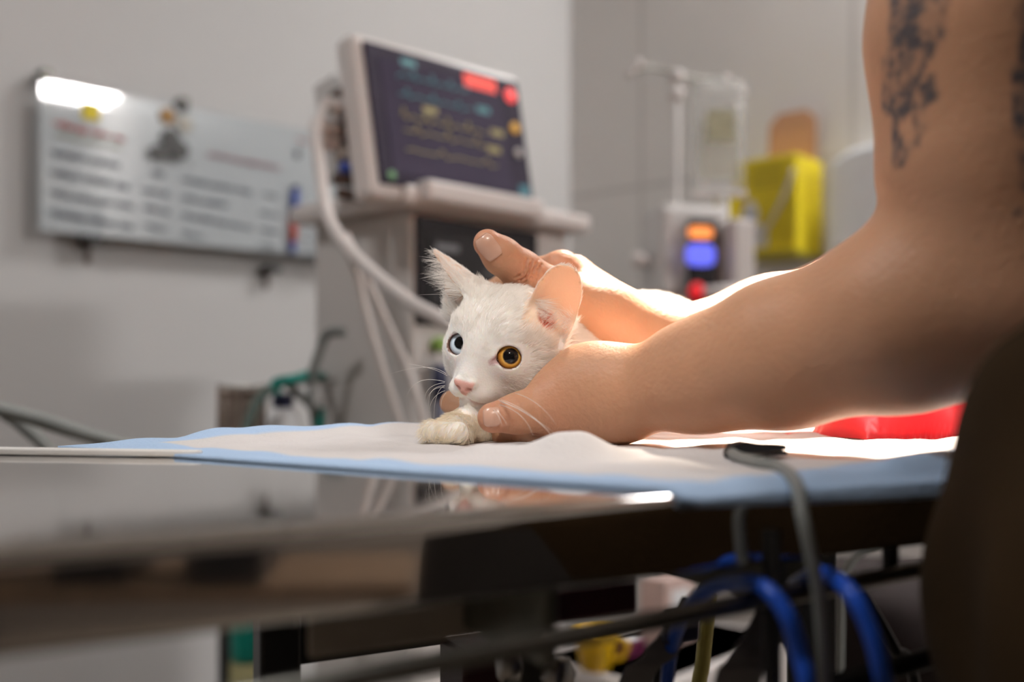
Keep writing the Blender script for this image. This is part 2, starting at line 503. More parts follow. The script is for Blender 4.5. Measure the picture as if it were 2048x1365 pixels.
def bolt(px, py, d, r, ax):
    c = at(px, py, d); Rb = frame(np.cross((0, 0, 1), ax), zd=(0, 0, 1)); Rb = np.stack([np.cross((0, 0, 1.), ax), np.array([0, 0, 1.]), ax], 1)
    lathe('bolt', [(r * .8, 0), (r, .001), (r, .008), (r * .85, .0092)], c, M['steel2'], tb, Rb, 6)
bolt(1100, 1346, .435, .0082, unit((.75, -.66, 0))); bolt(1038, 1330, .436, .0078, unit((-.96, -.27, 0)))
pbox('column', 930, 1030, 1296, 1800, .50, .03, M['redblack'])
# rails along the near side with their stand-offs
r0, r1 = at(1100, 1282, .30), at(1901, 1128, .40); ru = unit(r1 - r0)
tube('side_rail', [r0 - ru * .26, r1 + ru * .22], .0034, M['darksteel'], tb)
q = at(1688, 1365, .37); q1 = at(1870, 1314, .40); qu = unit(q1 - q)
tube('side_rail', [q - qu * .03, q1 + qu * .2], .004, M['black'], tb)
tube('stand_off', [at(1781, 1040, .39), at(1781, 1146, .388)], .0032, M['black'], tb)
tube('stand_off', [at(1545, 1060, .352), at(1545, 1900, .352)], .0032, M['darkrub'], tb)
# pedestal reaching the floor (below the frame of the picture)
pu_, pn_ = tcoord(at(980, 1500, .515))
tbox('pedestal', pu_, pn_, .34, (.11, .10, .66), M['black'], .004)
tbox('foot', pu_, pn_, .012, (.50, .24, .024), M['black'], .006)

# ================================================================== PAD
def pad_mat():
    m = mat('pad_fleece', (.64, .615, .62), .85, noise=.02, nscale=60, bump=.35, bscale=420)
    nt = m.node_tree; b = nt.nodes['Principled BSDF']; src = b.inputs['Base Color'].links[0].from_socket
    at_ = nt.nodes.new('ShaderNodeAttribute'); at_.attribute_name = 'border'
    mix = nt.nodes.new('ShaderNodeMix'); mix.data_type = 'RGBA'
    nt.links.new(at_.outputs['Fac'], mix.inputs['Factor']); nt.links.new(src, mix.inputs[6]); mix.inputs[7].default_value = (.40, .55, .77, 1)
    nt.links.new(mix.outputs[2], b.inputs['Base Color'])
    return m
PA, PB = np.array([-.237, .531]), np.array([.0608, .331]); PD, PC = np.array([.12, .757]), np.array([.413, .53])
def pad_surface(ns=150, nt_=150):
    S, Tt = np.meshgrid(np.linspace(0, 1, ns), np.linspace(0, 1, nt_), indexing='ij')    # S: A->D (along the table), Tt: A->B (towards the near edge)
    S0, T_0 = S, Tt; e = .004 + .022 * np.sin(PI * np.clip(S0 * 1.05, 0, 1)) ** .8; Tt = -.02 + T_0 * (1.02 + e)
    lead = PA + (PD - PA) * S[..., None]; near = PB + (PC - PB) * S[..., None]
    q = lead + (near - lead) * Tt[..., None]
    u = (q - T0[:2]) @ TU[:2]; n = (q - T0[:2]) @ TN[:2]
    z = np.full_like(u, TOP + .0022)
    def ridge(p0, p1, w, hgt):
        p0, p1 = np.array(p0), np.array(p1); d = p1 - p0; L = np.linalg.norm(d)
        h = ((q - p0) @ d) / L / L; hc = np.clip(h, 0, 1); dist = np.linalg.norm(q - p0 - hc[..., None] * d, axis=-1)
        return hgt * np.exp(-(dist / w) ** 2) 
    def g(px, py, hgt=.003):
        d = (ZC - TOP - hgt) * FPX / (py - HY); return ((px - 1024) / FPX * d, d)
    r_ = [ridge((-.165, .575), (-.045, .63), .022, .0070), ridge((-.10, .600), (-.085, .55), .016, .003), ridge((.022, .455), (.030, .454), .016, .0112),
          ridge((.034, .453), (.10, .458), .012, .0034), ridge((-.012, .47), (.012, .458), .012, .0052),           ridge((.20, .49), (.31, .575), .018, .0050), ridge((.16, .40), (.25, .50), .016, .0050), ridge((.10, .50), (.20, .52), .010, .0022)]
    z += np.sum(np.stack(r_) ** 4, 0) ** .25
    x, y = q[..., 0], q[..., 1]
    wr = np.zeros_like(x)
    for k in range(14):
        a = rng.uniform(0, PI); f = rng.uniform(50, 190); ph = rng.uniform(0, 6)
        wr += np.sin((x * math.cos(a) + y * math.sin(a)) * f + ph + 1.5 * np.sin((x * math.sin(a) - y * math.cos(a)) * f * .3)) * 60 / f * .00045
    z += np.abs(wr) * 1.1
    z = TOP + .0019 + (z - TOP - .0019) * np.clip(S * .42 / .022, 0, 1) ** 1.5
    # hang over the near edge
    over = np.clip(-n, 0, None)
    nn = np.where(n < 0, -.0035 - .25 * over - .002 * np.sin(u * 45), n)
    drop = np.clip(over - .002, 0, None)
    z = np.where(n < .012, TOP + .0022 + (z - TOP - .0022) * np.clip(n / .012, 0, 1) - np.clip(.012 - n, 0, .012) ** 2 * 22 - drop * .75, z)
    # far edge: droop
    fo = np.clip(n - TW, 0, None); z = z - fo * .8
    V = np.stack([T0[0] + TU[0] * u + TN[0] * nn, T0[1] + TU[1] * u + TN[1] * nn, z], -1)
    dS = np.minimum(S, 1 - S) * .42; dT = np.minimum(Tt + .02, (1 + e - Tt)) * .385
    # the blue backing shows in a margin of its own on all four sides
    margin = np.where(Tt > .5, .020 + .024 * np.clip((S - .05) / .2, 0, 1) - .034 * np.clip((S - .55) / .35, 0, 1), .030)
    bd = 1 - np.clip((np.minimum(np.where(S < .5, dS - .022 - .012 * np.clip((.35 - Tt) / .3, 0, 1), dS - .012), dT - margin)) / .004 + .5, 0, 1)
    return V, bd, (ns, nt_)
V, bd, (ns, nt_) = pad_surface()
I = np.arange(ns * nt_).reshape(ns, nt_)
Q = np.stack([I[:-1, :-1], I[1:, :-1], I[1:, 1:], I[:-1, 1:]], -1).reshape(-1, 4)
pad = np_mesh('absorbent_pad', V.reshape(-1, 3), Q, pad_mat(), None, {'border': bd.ravel()})
sol = pad.modifiers.new('thick', 'SOLIDIFY'); sol.thickness = .0016; sol.offset = 1
tag(pad, 'white absorbent pad with blue border, wrinkled, lying under the cat', 'pad')

# ================================================================== THINGS ON THE TABLE
M['stick'] = mat('white_stick', (.86, .83, .80), .35, noise=.03, nscale=50)
e1 = W(404, 911, .4835); e1[2] = TOP + .0004; e0 = W(-260, 903, .515); e0[2] = TOP + .0004
du = unit(e0 - e1); Rs = frame(du); L = np.linalg.norm(e0 - e1)
bm_poly = [(0.0, 0), (.0012, .0030), (.004, .0046), (.03, .0050), (L - .02, .0058), (L - .004, .0050), (L, .003), (L, -.003), (L - .004, -.0050), (L - .02, -.0058), (.03, -.0050), (.004, -.0046), (.0012, -.0030)]
Rf = np.stack([Rs[:, 0], np.array([0, 0, 1.]), -Rs[:, 1]], 1)
st = prism('flat_stick', bm_poly, e1, Rf, .0030, M['stick'], None, .0008)
tag(st, 'flat white stick with rounded end lying left on the bare table top', 'stick')

# sensor clip with its lead
sc = empty('sensor_clip', 'small black sensor clip with grey lead on the pad before the arm', 'clip')
c = W(1518, 900, .44); c[2] = TOP + .0078
xr = unit((.95, .3, 0)); Rc_ = frame(xr)
prism('jaw', [(-.0145, -.002), (-.012, .0022), (-.006, .0032), (.002, .0018), (.014, .0012), (.0145, -.001), (.0, -.0022)], c + np.array([0, 0, -.0002]), Rc_, .007, M['black'], sc, .0006)
prism('jaw', [(-.0145, -.0022), (.0, -.0026), (.0145, -.0014), (.0145, -.0034), (-.013, -.0044)], c + np.array([0, 0, -.0002]), Rc_, .007, M['darkrub'], sc, .0005)
tube('lead', [c + np.array([-.012, .001, -.002]), W(1478, 915, .425), W(1515, 925, .40), W(1560, 935, .385), W(1592, 968, .352), W(1605, 1030, .340), W(1622, 1110, .338), W(1640, 1210, .34), W(1648, 1420, .35), W(1648, 1900, .38)], .0024, M['greyrub'], sc, n=14)

# red satin cloth heap at the right
def satin():
    nx, ny = 110, 90
    cx = np.array([.328, .672]); ax = unit((.86, .51, 0))[:2]; ay = np.array([-ax[1], ax[0]])
    U, Vv = np.meshgrid(np.linspace(-1, 1, nx), np.linspace(-1, 1, ny), indexing='ij')
    rr = np.sqrt(np.abs(U) ** 2.6 + np.abs(Vv) ** 2.6); dome = np.clip(1 - rr ** 2.2, 0, 1) ** .6
    q = cx + U[..., None] * ax * .155 + Vv[..., None] * ay * .060
    f = np.zeros_like(U)
    for k in range(10):
        a = rng.uniform(-.7, .7); fr = rng.uniform(4, 13); ph = rng.uniform(0, 6)
        f += np.abs(np.sin((U * math.cos(a) * 1.3 + Vv * math.sin(a)) * fr + ph + 1.7 * np.sin(Vv * 4 + ph))) ** .7 / (fr ** .6) * .5
    smooth = np.clip((U - .55) / .2, 0, 1)
    z = TOP + .003 + dome * (.036 + .018 * f * (1 - smooth) + .006 * smooth)
    V = np.concatenate([q, z[..., None]], -1).reshape(-1, 3)
    I = np.arange(nx * ny).reshape(nx, ny)
    Q = np.stack([I[:-1, :-1], I[1:, :-1], I[1:, 1:], I[:-1, 1:]], -1).reshape(-1, 4)
    m = mat('red_satin', (.62, .012, .022), .36, noise=.06, nscale=40, sheen=.3)
    o = np_mesh('red_cloth', V, Q, m)
    s = o.modifiers.new('thick', 'SOLIDIFY'); s.thickness = .0015
    tag(o, 'crumpled red satin cloth heaped on the table behind the elbow', 'cloth')
satin()

# ================================================================== ANAESTHESIA TROLLEY
MU = unit((.69, .72, 0)); MN = np.array([MU[1], -MU[0], 0])         # along the fronts; outwards normal towards the viewer (right/near)
ML = unit((-.62, .78, 0))                                           # depth direction (left side faces recede this way)
RM = frame(MU)
def onplane(px, py, p0, nrm):
    r = np.array([(px - 1024) / FPX, 1, (HY - py) / FPX]); q = np.array(p0) - np.array([0, 0, ZC])
    return r * ((q @ nrm) / (r @ nrm)) + np.array([0, 0, ZC])
F0 = W(822, 500, 1.42)                                              # front-left vertical edge of the cabinet
tr = empty('anaesthesia_trolley', 'white anaesthesia trolley with dark front panel beneath the monitor', 'trolley')
w_c, d_c = .34, .235
ztop = onplane(830, 420, F0, MN)[2]
def tbx(name, u0, u1, v0, v1, z0, z1, m, parent=tr, bev=.004):
    """box in trolley coordinates: u along the front, v depth backwards"""
    c = np.array([F0[0], F0[1], 0]) + MU * (u0 + u1) / 2 - MN * (v0 + v1) / 2 + np.array([0, 0, (z0 + z1) / 2])
    return box(name, c, RM, (u1 - u0, v1 - v0, z1 - z0), m, parent, bev)
cab = tbx('cabinet', 0, w_c, 0, d_c, .20, ztop, M['cabinet'], tr, .006)
zs = ztop
shelf = tbx('top_shelf', -.035, w_c + .03, -.03, d_c + .02, zs, zs + .030, M['plastic'], tr, .009)
M['panel'] = mat('dark_panel', (.014, .012, .015), .25, noise=.1); M['panelglass'] = mat('panel_glass', (.035, .035, .038), .16, noise=.2, nscale=9)
pz1 = onplane(830, 424, F0, MN)[2]; pz0 = onplane(830, 650, F0, MN)[2]
pw = .255
pn = tbx('front_panel', .006, .006 + pw, -.006, .0, pz0, pz1 - .004, M['panel'], tr, .002)
tbx('display', .030, pw - .018, -.0085, -.0055, pz0 + .03, pz1 - .028, M['panelglass'], pn, .0005)
M['glow'] = mat('display_text', (.10, .10, .11), .4, emit=(.5, .5, .52), estr=.10)
tbx('display_line', .040, .085, -.0092, -.0085, pz1 - .052, pz1 - .042, M['glow'], pn, 0)
for i in range(3): tbx('display_line', .14, .20, -.0092, -.0085, pz0 + .06 + i * .022, pz0 + .064 + i * .022, M['glow'], pn, 0)
# lower front fittings
g = onplane(870, 690, F0, MN); lathe('knob', [(.009, 0), (.011, .004), (.011, .014), (.008, .018)], g, M['green'], tr, np.stack([MU, np.array([0, 0, 1.]), MN], 1))
g = onplane(862, 770, F0, MN); tube('flow_tube', [g + MN * .02 + np.array([0, 0, .03]), g + MN * .02 + np.array([0, 0, -.02])], .012, M['navy'], tr)
g = onplane(862, 840, F0, MN); tube('flow_tube', [g + MN * .02 + np.array([0, 0, .035]), g + MN * .02 + np.array([0, 0, -.10])], .010, mat('slate_plastic', (.16, .16, .22), .4, noise=.05), tr)
tbx('drawer', .012, w_c - .012, -.008, 0, .52, .74, M['plastic'], tr, .004); tbx('drawer', .012, w_c - .012, -.008, 0, .28, .50, M['plastic'], tr, .004)
for u, v in ((.03, .03), (w_c - .03, .03), (.03, d_c - .03), (w_c - .03, d_c - .03)):
    c = np.array([F0[0], F0[1], 0]) + MU * u - MN * v
    tbx('base_post', u - .02, u + .02, v - .02, v + .02, .09, .21, M['plastic2'], tr)
    lathe('castor', [(.02, -.014), (.042, -.012), (.045, 0), (.042, .012), (.02, .014)], c + np.array([0, 0, .045]), M['black'], tr, np.stack([MU, np.array([0, 0, 1.]), MN], 1))
# ================================================================== PATIENT MONITOR
pmn = empty('patient_monitor', 'patient monitor with dark screen standing on the white trolley', 'monitor')
A = W(735, 82, 1.375); Bm = W(762, 366, 1.35)                       # left edge of the dark glass, top and bottom
zaxis = unit(Bm - A) * -1
wdir = unit(W(1068, 411, 1.572) - Bm); zaxis = unit(zaxis - wdir * (zaxis @ wdir))
ynorm = np.cross(zaxis, wdir)                                        # points away from the viewer
if ynorm[1] < 0: ynorm = -ynorm
RMN = np.stack([wdir, ynorm, zaxis], 1)
w_m = np.linalg.norm(W(1068, 411, 1.572) - Bm); h_m = np.linalg.norm(A - Bm)
def mbx(name, x0, x1, y0, y1, z0, z1, m, parent=pmn, bev=.0):
    c = Bm + RMN @ np.array([(x0 + x1) / 2, (y0 + y1) / 2, (z0 + z1) / 2])
    return box(name, c, RMN, (x1 - x0, y1 - y0, z1 - z0), m, parent, bev)
M['bezel'] = mat('bezel_plastic', (.050, .045, .066), .22, spec=.15, noise=.1, nscale=12)
M['screen'] = mat('lcd_glass', (.040, .035, .052), .12, spec=.15, noise=.1, nscale=7, emit=(.055, .045, .07), estr=.35)
mbx('casing', -.016, w_m + .012, .004, .046, -.018, h_m + .012, M['plastic'], pmn, .010)
bz = mbx('bezel', 0, w_m, -.002, .006, 0, h_m, M['bezel'], pmn, .003)
scr = mbx('screen', .022, w_m - .048, -.0036, -.0018, .016, h_m - .022, M['screen'], bz, 0)
def emis(n, c, s): return mat(n, tuple(x * .5 for x in c), .5, emit=c, estr=s)
M['alarm'] = emis('alarm_red', (1, .07, .045), .62); M['alarm2'] = emis('lamp_red', (1, .09, .09), .95); M['amber'] = emis('lamp_amber', (.8, .42, .06), .5)
M['trace_y'] = emis('trace_yellow', (.40, .33, .12), .17); M['trace_t'] = emis('trace_teal', (.08, .30, .34), .17); M['trace_g'] = emis('trace_green', (.2, .42, .2), .25)
mbx('alarm_bar', w_m * .60, w_m * .82, -.0042, -.0030, h_m * .845, h_m * .945, M['alarm'], bz)
def mdisc(name, x, z, r, m): 
    c = Bm + RMN @ np.array([x, -.0035, z]); return lathe(name, [(r * .7, -.003), (r, -.001), (r, .002)], c, m, bz, np.stack([wdir, zaxis, ynorm], 1))
mdisc('alarm_lamp', w_m * .925, h_m * .86, .0115, M['alarm2']); mdisc('amber_lamp', w_m * .925, h_m * .60, .0085, M['amber'])
mdisc('key', w_m * .925, h_m * .40, .007, M['plastic2']); mdisc('power_lamp', w_m * .06, h_m * .06, .006, M['trace_g'])
mbx('key', w_m * .90, w_m * .965, -.004, -.002, h_m * .06, h_m * .14, emis('key_teal', (.05, .18, .22), .5), bz)
def trace(x0, x1, z, amp, fr, m, th=.0011):
    xs = np.linspace(x0, x1, 90); pts = []
    for x in xs:
        s_ = (x * fr) % 1.0
        y = amp * (math.exp(-((s_ - .3) / .05) ** 2) - .3 * math.exp(-((s_ - .42) / .06) ** 2) + .22 * math.exp(-((s_ - .7) / .1) ** 2))
        pts.append(Bm + RMN @ np.array([x, -.0040, z + y]))
    tube('trace', pts, th, m, scr, sides=5, raw=True)
trace(.05, w_m * .62, h_m * .80, .012, 28, M['trace_t']); trace(.05, w_m * .62, h_m * .66, .010, 20, M['trace_t'])
trace(.05, w_m * .70, h_m * .50, .014, 24, M['trace_y']); trace(.05, w_m * .70, h_m * .40, .012, 17, M['trace_y']); trace(.05, w_m * .75, h_m * .26, .008, 11, M['trace_y'])
for x, z, m in ((.66, .66, 'trace_t'), (.74, .50, 'trace_y'), (.70, .36, 'trace_y'), (.20, .88, 'trace_t'), (.30, .56, 'trace_y')):
    mbx('reading', w_m * x, w_m * (x + .09), -.0041, -.0030, h_m * z, h_m * (z + .05), M[m], scr)
# module rack and its plugs on the left side
c = W(702, 255, 1.44)
rk = box('module_rack', c + ynorm * .02, RMN, (.05, .05, .15), M['plastic2'], pmn, .004)
for i, (px, py, m) in enumerate(((688, 190, 'brown'), (690, 222, 'beige'), (692, 250, 'brown'), (694, 283, 'brown'), (696, 312, 'beige'))):
    box('socket', W(px, py, 1.405), RMN, (.030, .03, .010), M[m], pmn, .002)
for px, py, m, r in ((655, 258, 'plastic', .012), (660, 288, 'plastic', .010), (697, 338, 'blueink', .008), (686, 360, 'brown', .009), (692, 388, 'brown', .008), (676, 214, 'plastic2', .012)):
    p = W(px, py, 1.39); tube('plug', [p - wdir * .012, p + wdir * .02], r, M[m], pmn)
stand = box('stand', W(905, 408, 1.50) + np.array([.0, .02, .0]), RM, (.24, .16, .03), M['plastic'], pmn, .006)
stand.location.z += 0
# white leads falling from the monitor plugs
for lab, pts, r in (
    ('thick white ventilator hose sagging from the monitor plugs down behind the cat', [(655, 258, 1.39), (632, 250, 1.37), (640, 340, 1.33), (655, 430, 1.30), (690, 490, 1.26), (745, 545, 1.22), (820, 605, 1.16), (900, 650, 1.12), (970, 715, 1.10), (1010, 830, 1.10), (1020, 1050, 1.14), (1000, 1350, 1.25)], .0088),
    ('thin white lead looping up from the plugs beside the monitor screen', [(676, 214, 1.39), (652, 205, 1.38), (637, 262, 1.36), (650, 380, 1.34), (668, 470, 1.31), (705, 520, 1.30), (735, 640, 1.31), (765, 740, 1.32), (800, 850, 1.33), (830, 1000, 1.35)], .0058),
    ('pale hose running down the trolley side to the table edge', [(690, 470, 1.33), (725, 540, 1.32), (770, 640, 1.33), (815, 740, 1.33), (850, 850, 1.33), (870, 1000, 1.34)], .0060)):
    o = tube('white_hose', [W(*p) for p in pts], r, M['plastic'], n=14); tag(o, lab, 'hose')

# ================================================================== breathing system left of the trolley
D = 1.52
wb = empty('wire_basket', 'beige wire basket hanging left of the trolley above the table edge', 'basket')
bw = [(436, 770), (530, 770)]
for px in (440, 462, 484, 506, 528):
    tube('wire', [W(px, 768, D), W(px - 2, 930, D)], .0028, M['brown'], wb, sides=6)
for py in (772, 900):
    tube('wire', [W(436, py, D), W(532, py, D)], .003, M['brown'], wb, sides=6)
box('liner', W(484, 850, D + .035), np.eye(3), (.066, .05, .115), M['beige'], wb, .004)
tube('support_rod', [W(440, 772, D), W(530, 772, D), W(690, 760, 1.545)], .003, M['steel2'], wb)
bzz = W(566, 880, 1.50)[2] - .0615
box('bottle_shelf', np.array([(W(566, 0, 1.5)[0] - .25) / 2 - .02, 1.525, bzz]), np.eye(3), (.15, .06, .003), M['steel2'], wb)
bt = empty('white_bottle', 'white bottle with dark navy cap beside the wire basket', 'bottle')
c = W(566, 880, 1.50)
lathe('body', [(.020, -.06), (.024, -.055), (.024, .030), (.018, .042), (.010, .050)], c, M['paper'], bt); lathe('cap', [(.012, .048), (.016, .050), (.016, .066), (.010, .070)], c, M['navy'], bt)
def hose(name, lab, pts, r, m, cat='hose', group=None, corr=False):
    C = spline(pts, 18)
    if corr:
        n_ = len(C) * 4; t = np.linspace(0, 1, len(C)); tt = np.linspace(0, 1, n_); C = np.stack([np.interp(tt, t, C[:, i]) for i in range(3)], 1)
        rr = r * (1 + .10 * np.sin(np.arange(n_) * PI / 2))
        o = tube(name, C, rr, m, sides=12, raw=True)
    else: o = tube(name, C, r, m, sides=12, raw=True)
    return tag(o, lab, cat, group)
M['teal2'] = mat('teal_rubber', (.0, .23, .19), .45, noise=.15, nscale=40); M['greyteal'] = mat('grey_green_rubber', (.16, .22, .20), .5, noise=.08)
hose('teal_strap', 'teal strap arching over the bottle to the trolley side', [W(548, 782, 1.47), W(556, 766, 1.465), W(590, 758, 1.46), (W(620, 750, 1.48)), W(650, 754, 1.575)], [.0105, .0085, .0070, .0068, .0062], M['teal2'], 'strap')
hose('teal_connector', 'short upright teal connector against the trolley side', [W(642, 815, 1.50), W(641, 850, 1.50), W(638, 900, 1.51), W(646, 960, 1.58)], .0068, M['teal2'], 'connector')
hose('breathing_hose', 'grey-green breathing hose curving down in front of the wire basket', [W(545, 778, 1.45), W(522, 795, 1.45), W(502, 830, 1.45), W(488, 880, 1.45), W(480, 960, 1.46), W(500, 1100, 1.48), W(600, 1220, 1.55), W(690, 1240, 1.60)], .0068, M['greyteal'], corr=True)
hose('breathing_hose', 'grey breathing hose rising steeply along the trolley to its side', [W(616, 770, 1.47), W(626, 742, 1.47), W(640, 700, 1.47), W(655, 668, 1.47), W(690, 664, 1.46)], .0070, M['greyrub'], corr=True)
hose('breathing_hose', 'dark breathing hose slanting from the bottle to the teal connector', [W(575, 770, 1.49), W(600, 790, 1.49), W(622, 812, 1.49), W(640, 830, 1.50)], .0066, M['greyrub'], corr=True)
hose('breathing_hose', 'thin grey hose hanging below the teal strap behind the connector', [W(622, 756, 1.49), W(622, 800, 1.50), W(630, 860, 1.51), W(640, 940, 1.54), W(660, 1000, 1.60)], .0052, M['greyrub'])
hose('corrugated_hose', 'thicker grey hose sloping from the left frame edge to the pad corner', [onL(-300, 700, .015), W(-330, 740, 1.3), W(-220, 770, 1.05), W(-60, 805, 1.0), W(60, 835, 1.0), W(160, 866, 1.0), W(290, 905, 1.02), W(420, 960, 1.08), W(560, 1080, 1.3), W(700, 1160, 1.57)], .0072, M['greyrub'], corr=True)
hose('corrugated_hose', 'thinner grey hose steeply crossing below the other at the left', [onL(-220, 640, .015), W(-210, 690, 1.3), W(-160, 740, 1.14), W(-40, 800, 1.1), W(40, 848, 1.1), W(100, 905, 1.1), W(180, 1010, 1.14), W(340, 1120, 1.3), W(540, 1190, 1.5), W(690, 1215, 1.60)], .0070, M['greyrub'], corr=True)

# ================================================================== RIGHT: drip stand, bag, pump
iv = empty('drip_stand', 'chrome drip stand with crossbar and hooks before the tiled wall', 'drip stand')
dI = 2.05
tube('pole', [W(1352, 152, dI), W(1352, 300, dI), W(1352, 560, dI), W(1352, 1668, dI)], .0085, M['satin'], iv)
tube('crossbar', [W(1262, 148, dI - .06), W(1300, 136, dI - .04), W(1352, 148, dI), W(1410, 160, dI + .03), W(1470, 166, dI + .06)], .0036, M['darksteel'], iv)
for p in (W(1262, 146, dI - .06), W(1276, 128, dI - .055), W(1455, 162, dI + .05), W(1484, 186, dI + .06)):
    lathe('hook_ball', [(.001, -.011), (.008, -.008), (.011, 0), (.008, .008), (.001, .011)], p, M['plastic'], iv)
for py in (154, 190): lathe('collar', [(.012, -.012), (.016, -.009), (.016, .009), (.012, .012)], W(1352, py, dI), M['plastic'], iv)
for k in range(5):
    a = 2 * PI * k / 5 + .4; c = W(1352, 1668, dI); c[2] = .06
    tube('foot', [c, c + np.array([math.cos(a) * .24, math.sin(a) * .24, -.045])], .010, M['chrome'], iv)
def clear_mat(name, tint, fac, rough=.05):
    m = bpy.data.materials.new(name); m.use_nodes = True; nt = m.node_tree; b = nt.nodes['Principled BSDF']
    b.inputs['Base Color'].default_value = (*tint, 1); b.inputs['Roughness'].default_value = rough; b.inputs['Coat Weight'].default_value = .5
    tr_ = nt.nodes.new('ShaderNodeBsdfTransparent'); tr_.inputs['Color'].default_value = (.95, .95, .95, 1); mx = nt.nodes.new('ShaderNodeMixShader'); out = nt.nodes['Material Output']
    nz = nt.nodes.new('ShaderNodeTexNoise'); nz.inputs['Scale'].default_value = 35; tc = nt.nodes.new('ShaderNodeTexCoord'); nt.links.new(tc.outputs['Object'], nz.inputs['Vector'])
    mr = nt.nodes.new('ShaderNodeMapRange'); mr.inputs['To Min'].default_value = fac * .7; mr.inputs['To Max'].default_value = fac * 1.3; nt.links.new(nz.outputs['Fac'], mr.inputs['Value'])
    nt.links.new(mr.outputs['Result'], mx.inputs[0]); nt.links.new(tr_.outputs[0], mx.inputs[1]); nt.links.new(b.outputs[0], mx.inputs[2]); nt.links.new(mx.outputs[0], out.inputs['Surface'])
    return m
M['bag'] = clear_mat('clear_film', (.80, .80, .79), .27, .12); M['fluid'] = clear_mat('drip_fluid', (.72, .68, .50), .30, .05)
bg = empty('drip_bag', 'clear drip bag with printed front hanging from the drip stand', 'drip bag')
dB = 2.08; c = W(1438, 275, dB)
def pillow(name, c, w, h, t, m, parent):
    n = 22; U, V_ = np.meshgrid(np.linspace(-1, 1, n), np.linspace(-1, 1, n), indexing='ij')
    th = t * ((1 - U ** 4) * (1 - V_ ** 4)) ** .5
    out = []
    for sgn in (-1, 1): out.append(np.stack([c[0] + U * w / 2, c[1] + sgn * th / 2, c[2] + V_ * h / 2], -1).reshape(-1, 3))
    I = np.arange(n * n).reshape(n, n); Q = np.stack([I[:-1, :-1], I[1:, :-1], I[1:, 1:], I[:-1, 1:]], -1).reshape(-1, 4)
    return mesh(name, np.concatenate(out), [tuple(q) for q in np.concatenate([Q, Q[:, ::-1] + n * n])], m, parent)
pillow('pouch', c, .108, .235, .034, M['bag'], bg)
pillow('fluid', c + np.array([0, 0, -.02]), .085, .13, .02, M['fluid'], bg)
box('print', c + np.array([0.0, -.0185, .02]), np.eye(3), (.055, .0012, .065), mat('olive_print', (.40, .38, .26), .6, noise=.3, nscale=60), bg)
box('hanger', c + np.array([.0, 0, .124]), np.eye(3), (.03, .006, .014), M['bag'], bg, .002)
box('seam', c + np.array([0, 0, -.118]), np.eye(3), (.115, .010, .016), M['plastic'], bg, .004)
lathe('port', [(.006, -.03), (.008, -.02), (.008, 0), (.005, .012)], c + np.array([.012, 0, -.135]), M['plastic'], bg)
lathe('drip_chamber', [(.006, -.04), (.013, -.03), (.014, .02), (.008, .035)], W(1446, 420, dB), M['bag'], bg)
tube('line', [W(1448, 395, dB), W(1448, 440, dB), W(1448, 480, dB - .03), W(1440, 560, dB - .04)], .003, M['plastic'], bg)
pu = empty('infusion_pump', 'grey infusion pump with orange and blue lit displays on the drip stand', 'infusion pump')
dP = 2.0; Rp = frame((1, .25, 0))
c = W(1372, 508, dP + .05)
box('body', c, Rp, (.150, .11, .185), M['plastic2'], pu, .014)
box('side_door', W(1462, 520, dP + .02), Rp, (.048, .12, .150), M['plastic'], pu, .008)
kp = box('display_strip', W(1404, 525, dP - .022), Rp, (.060, .016, .170), M['panel'], pu, .004)
M['orange'] = emis('led_orange', (1, .30, .07), 1.05); M['blueled'] = emis('lcd_blue', (.14, .16, 1), .85); M['redled'] = emis('red_button', (.9, .02, .03), .55)
def pill(name, px, py, w, h, m):
    poly = []
    for i in range(24):
        a = 2 * PI * i / 24; x = math.copysign(abs(math.cos(a)) ** .5, math.cos(a)) * w / 2; z = math.copysign(abs(math.sin(a)) ** .7, math.sin(a)) * h / 2; poly.append((x, z))
    return prism(name, poly, W(px, py, dP - .036), Rp, .004, m, kp)
pill('led_readout', 1402, 465, .052, .024, M['orange']); pill('lcd_readout', 1402, 510, .062, .044, M['blueled']); 
lathe('button', [(.016, 0), (.017, .006), (.014, .014)], W(1392, 583, dP - .03), M['redled'], pu, np.stack([Rp[:, 0], np.array([0, 0, 1.]), -Rp[:, 1]], 1))
lathe('knob', [(.010, -.014), (.014, -.012), (.014, .012), (.008, .016)], W(1277, 520, dP), M['plastic'], pu, np.stack([np.array([0, 1., 0]), np.array([0, 0, 1.]), np.array([1., 0, 0])], 1))
box('clamp', W(1290, 522, dP + .05), Rp, (.04, .03, .03), M['plastic2'], pu, .005)
sy = empty('syringe', 'white syringe with pale barrel lying at the pump foot', 'syringe')
p0, p1 = W(1412, 586, dP - .06), W(1492, 580, dP - .03); tube('barrel', [p0, p1], .013, M['plastic'], sy); lathe('flange', [(.018, -.002), (.018, .002)], p1, M['plastic2'], sy, np.stack([np.array([0, 1., 0]), np.array([0, 0, 1.]), unit(p1 - p0)], 1))
tube('plunger', [p1, p1 + unit(p1 - p0) * .05], .006, M['plastic2'], sy)

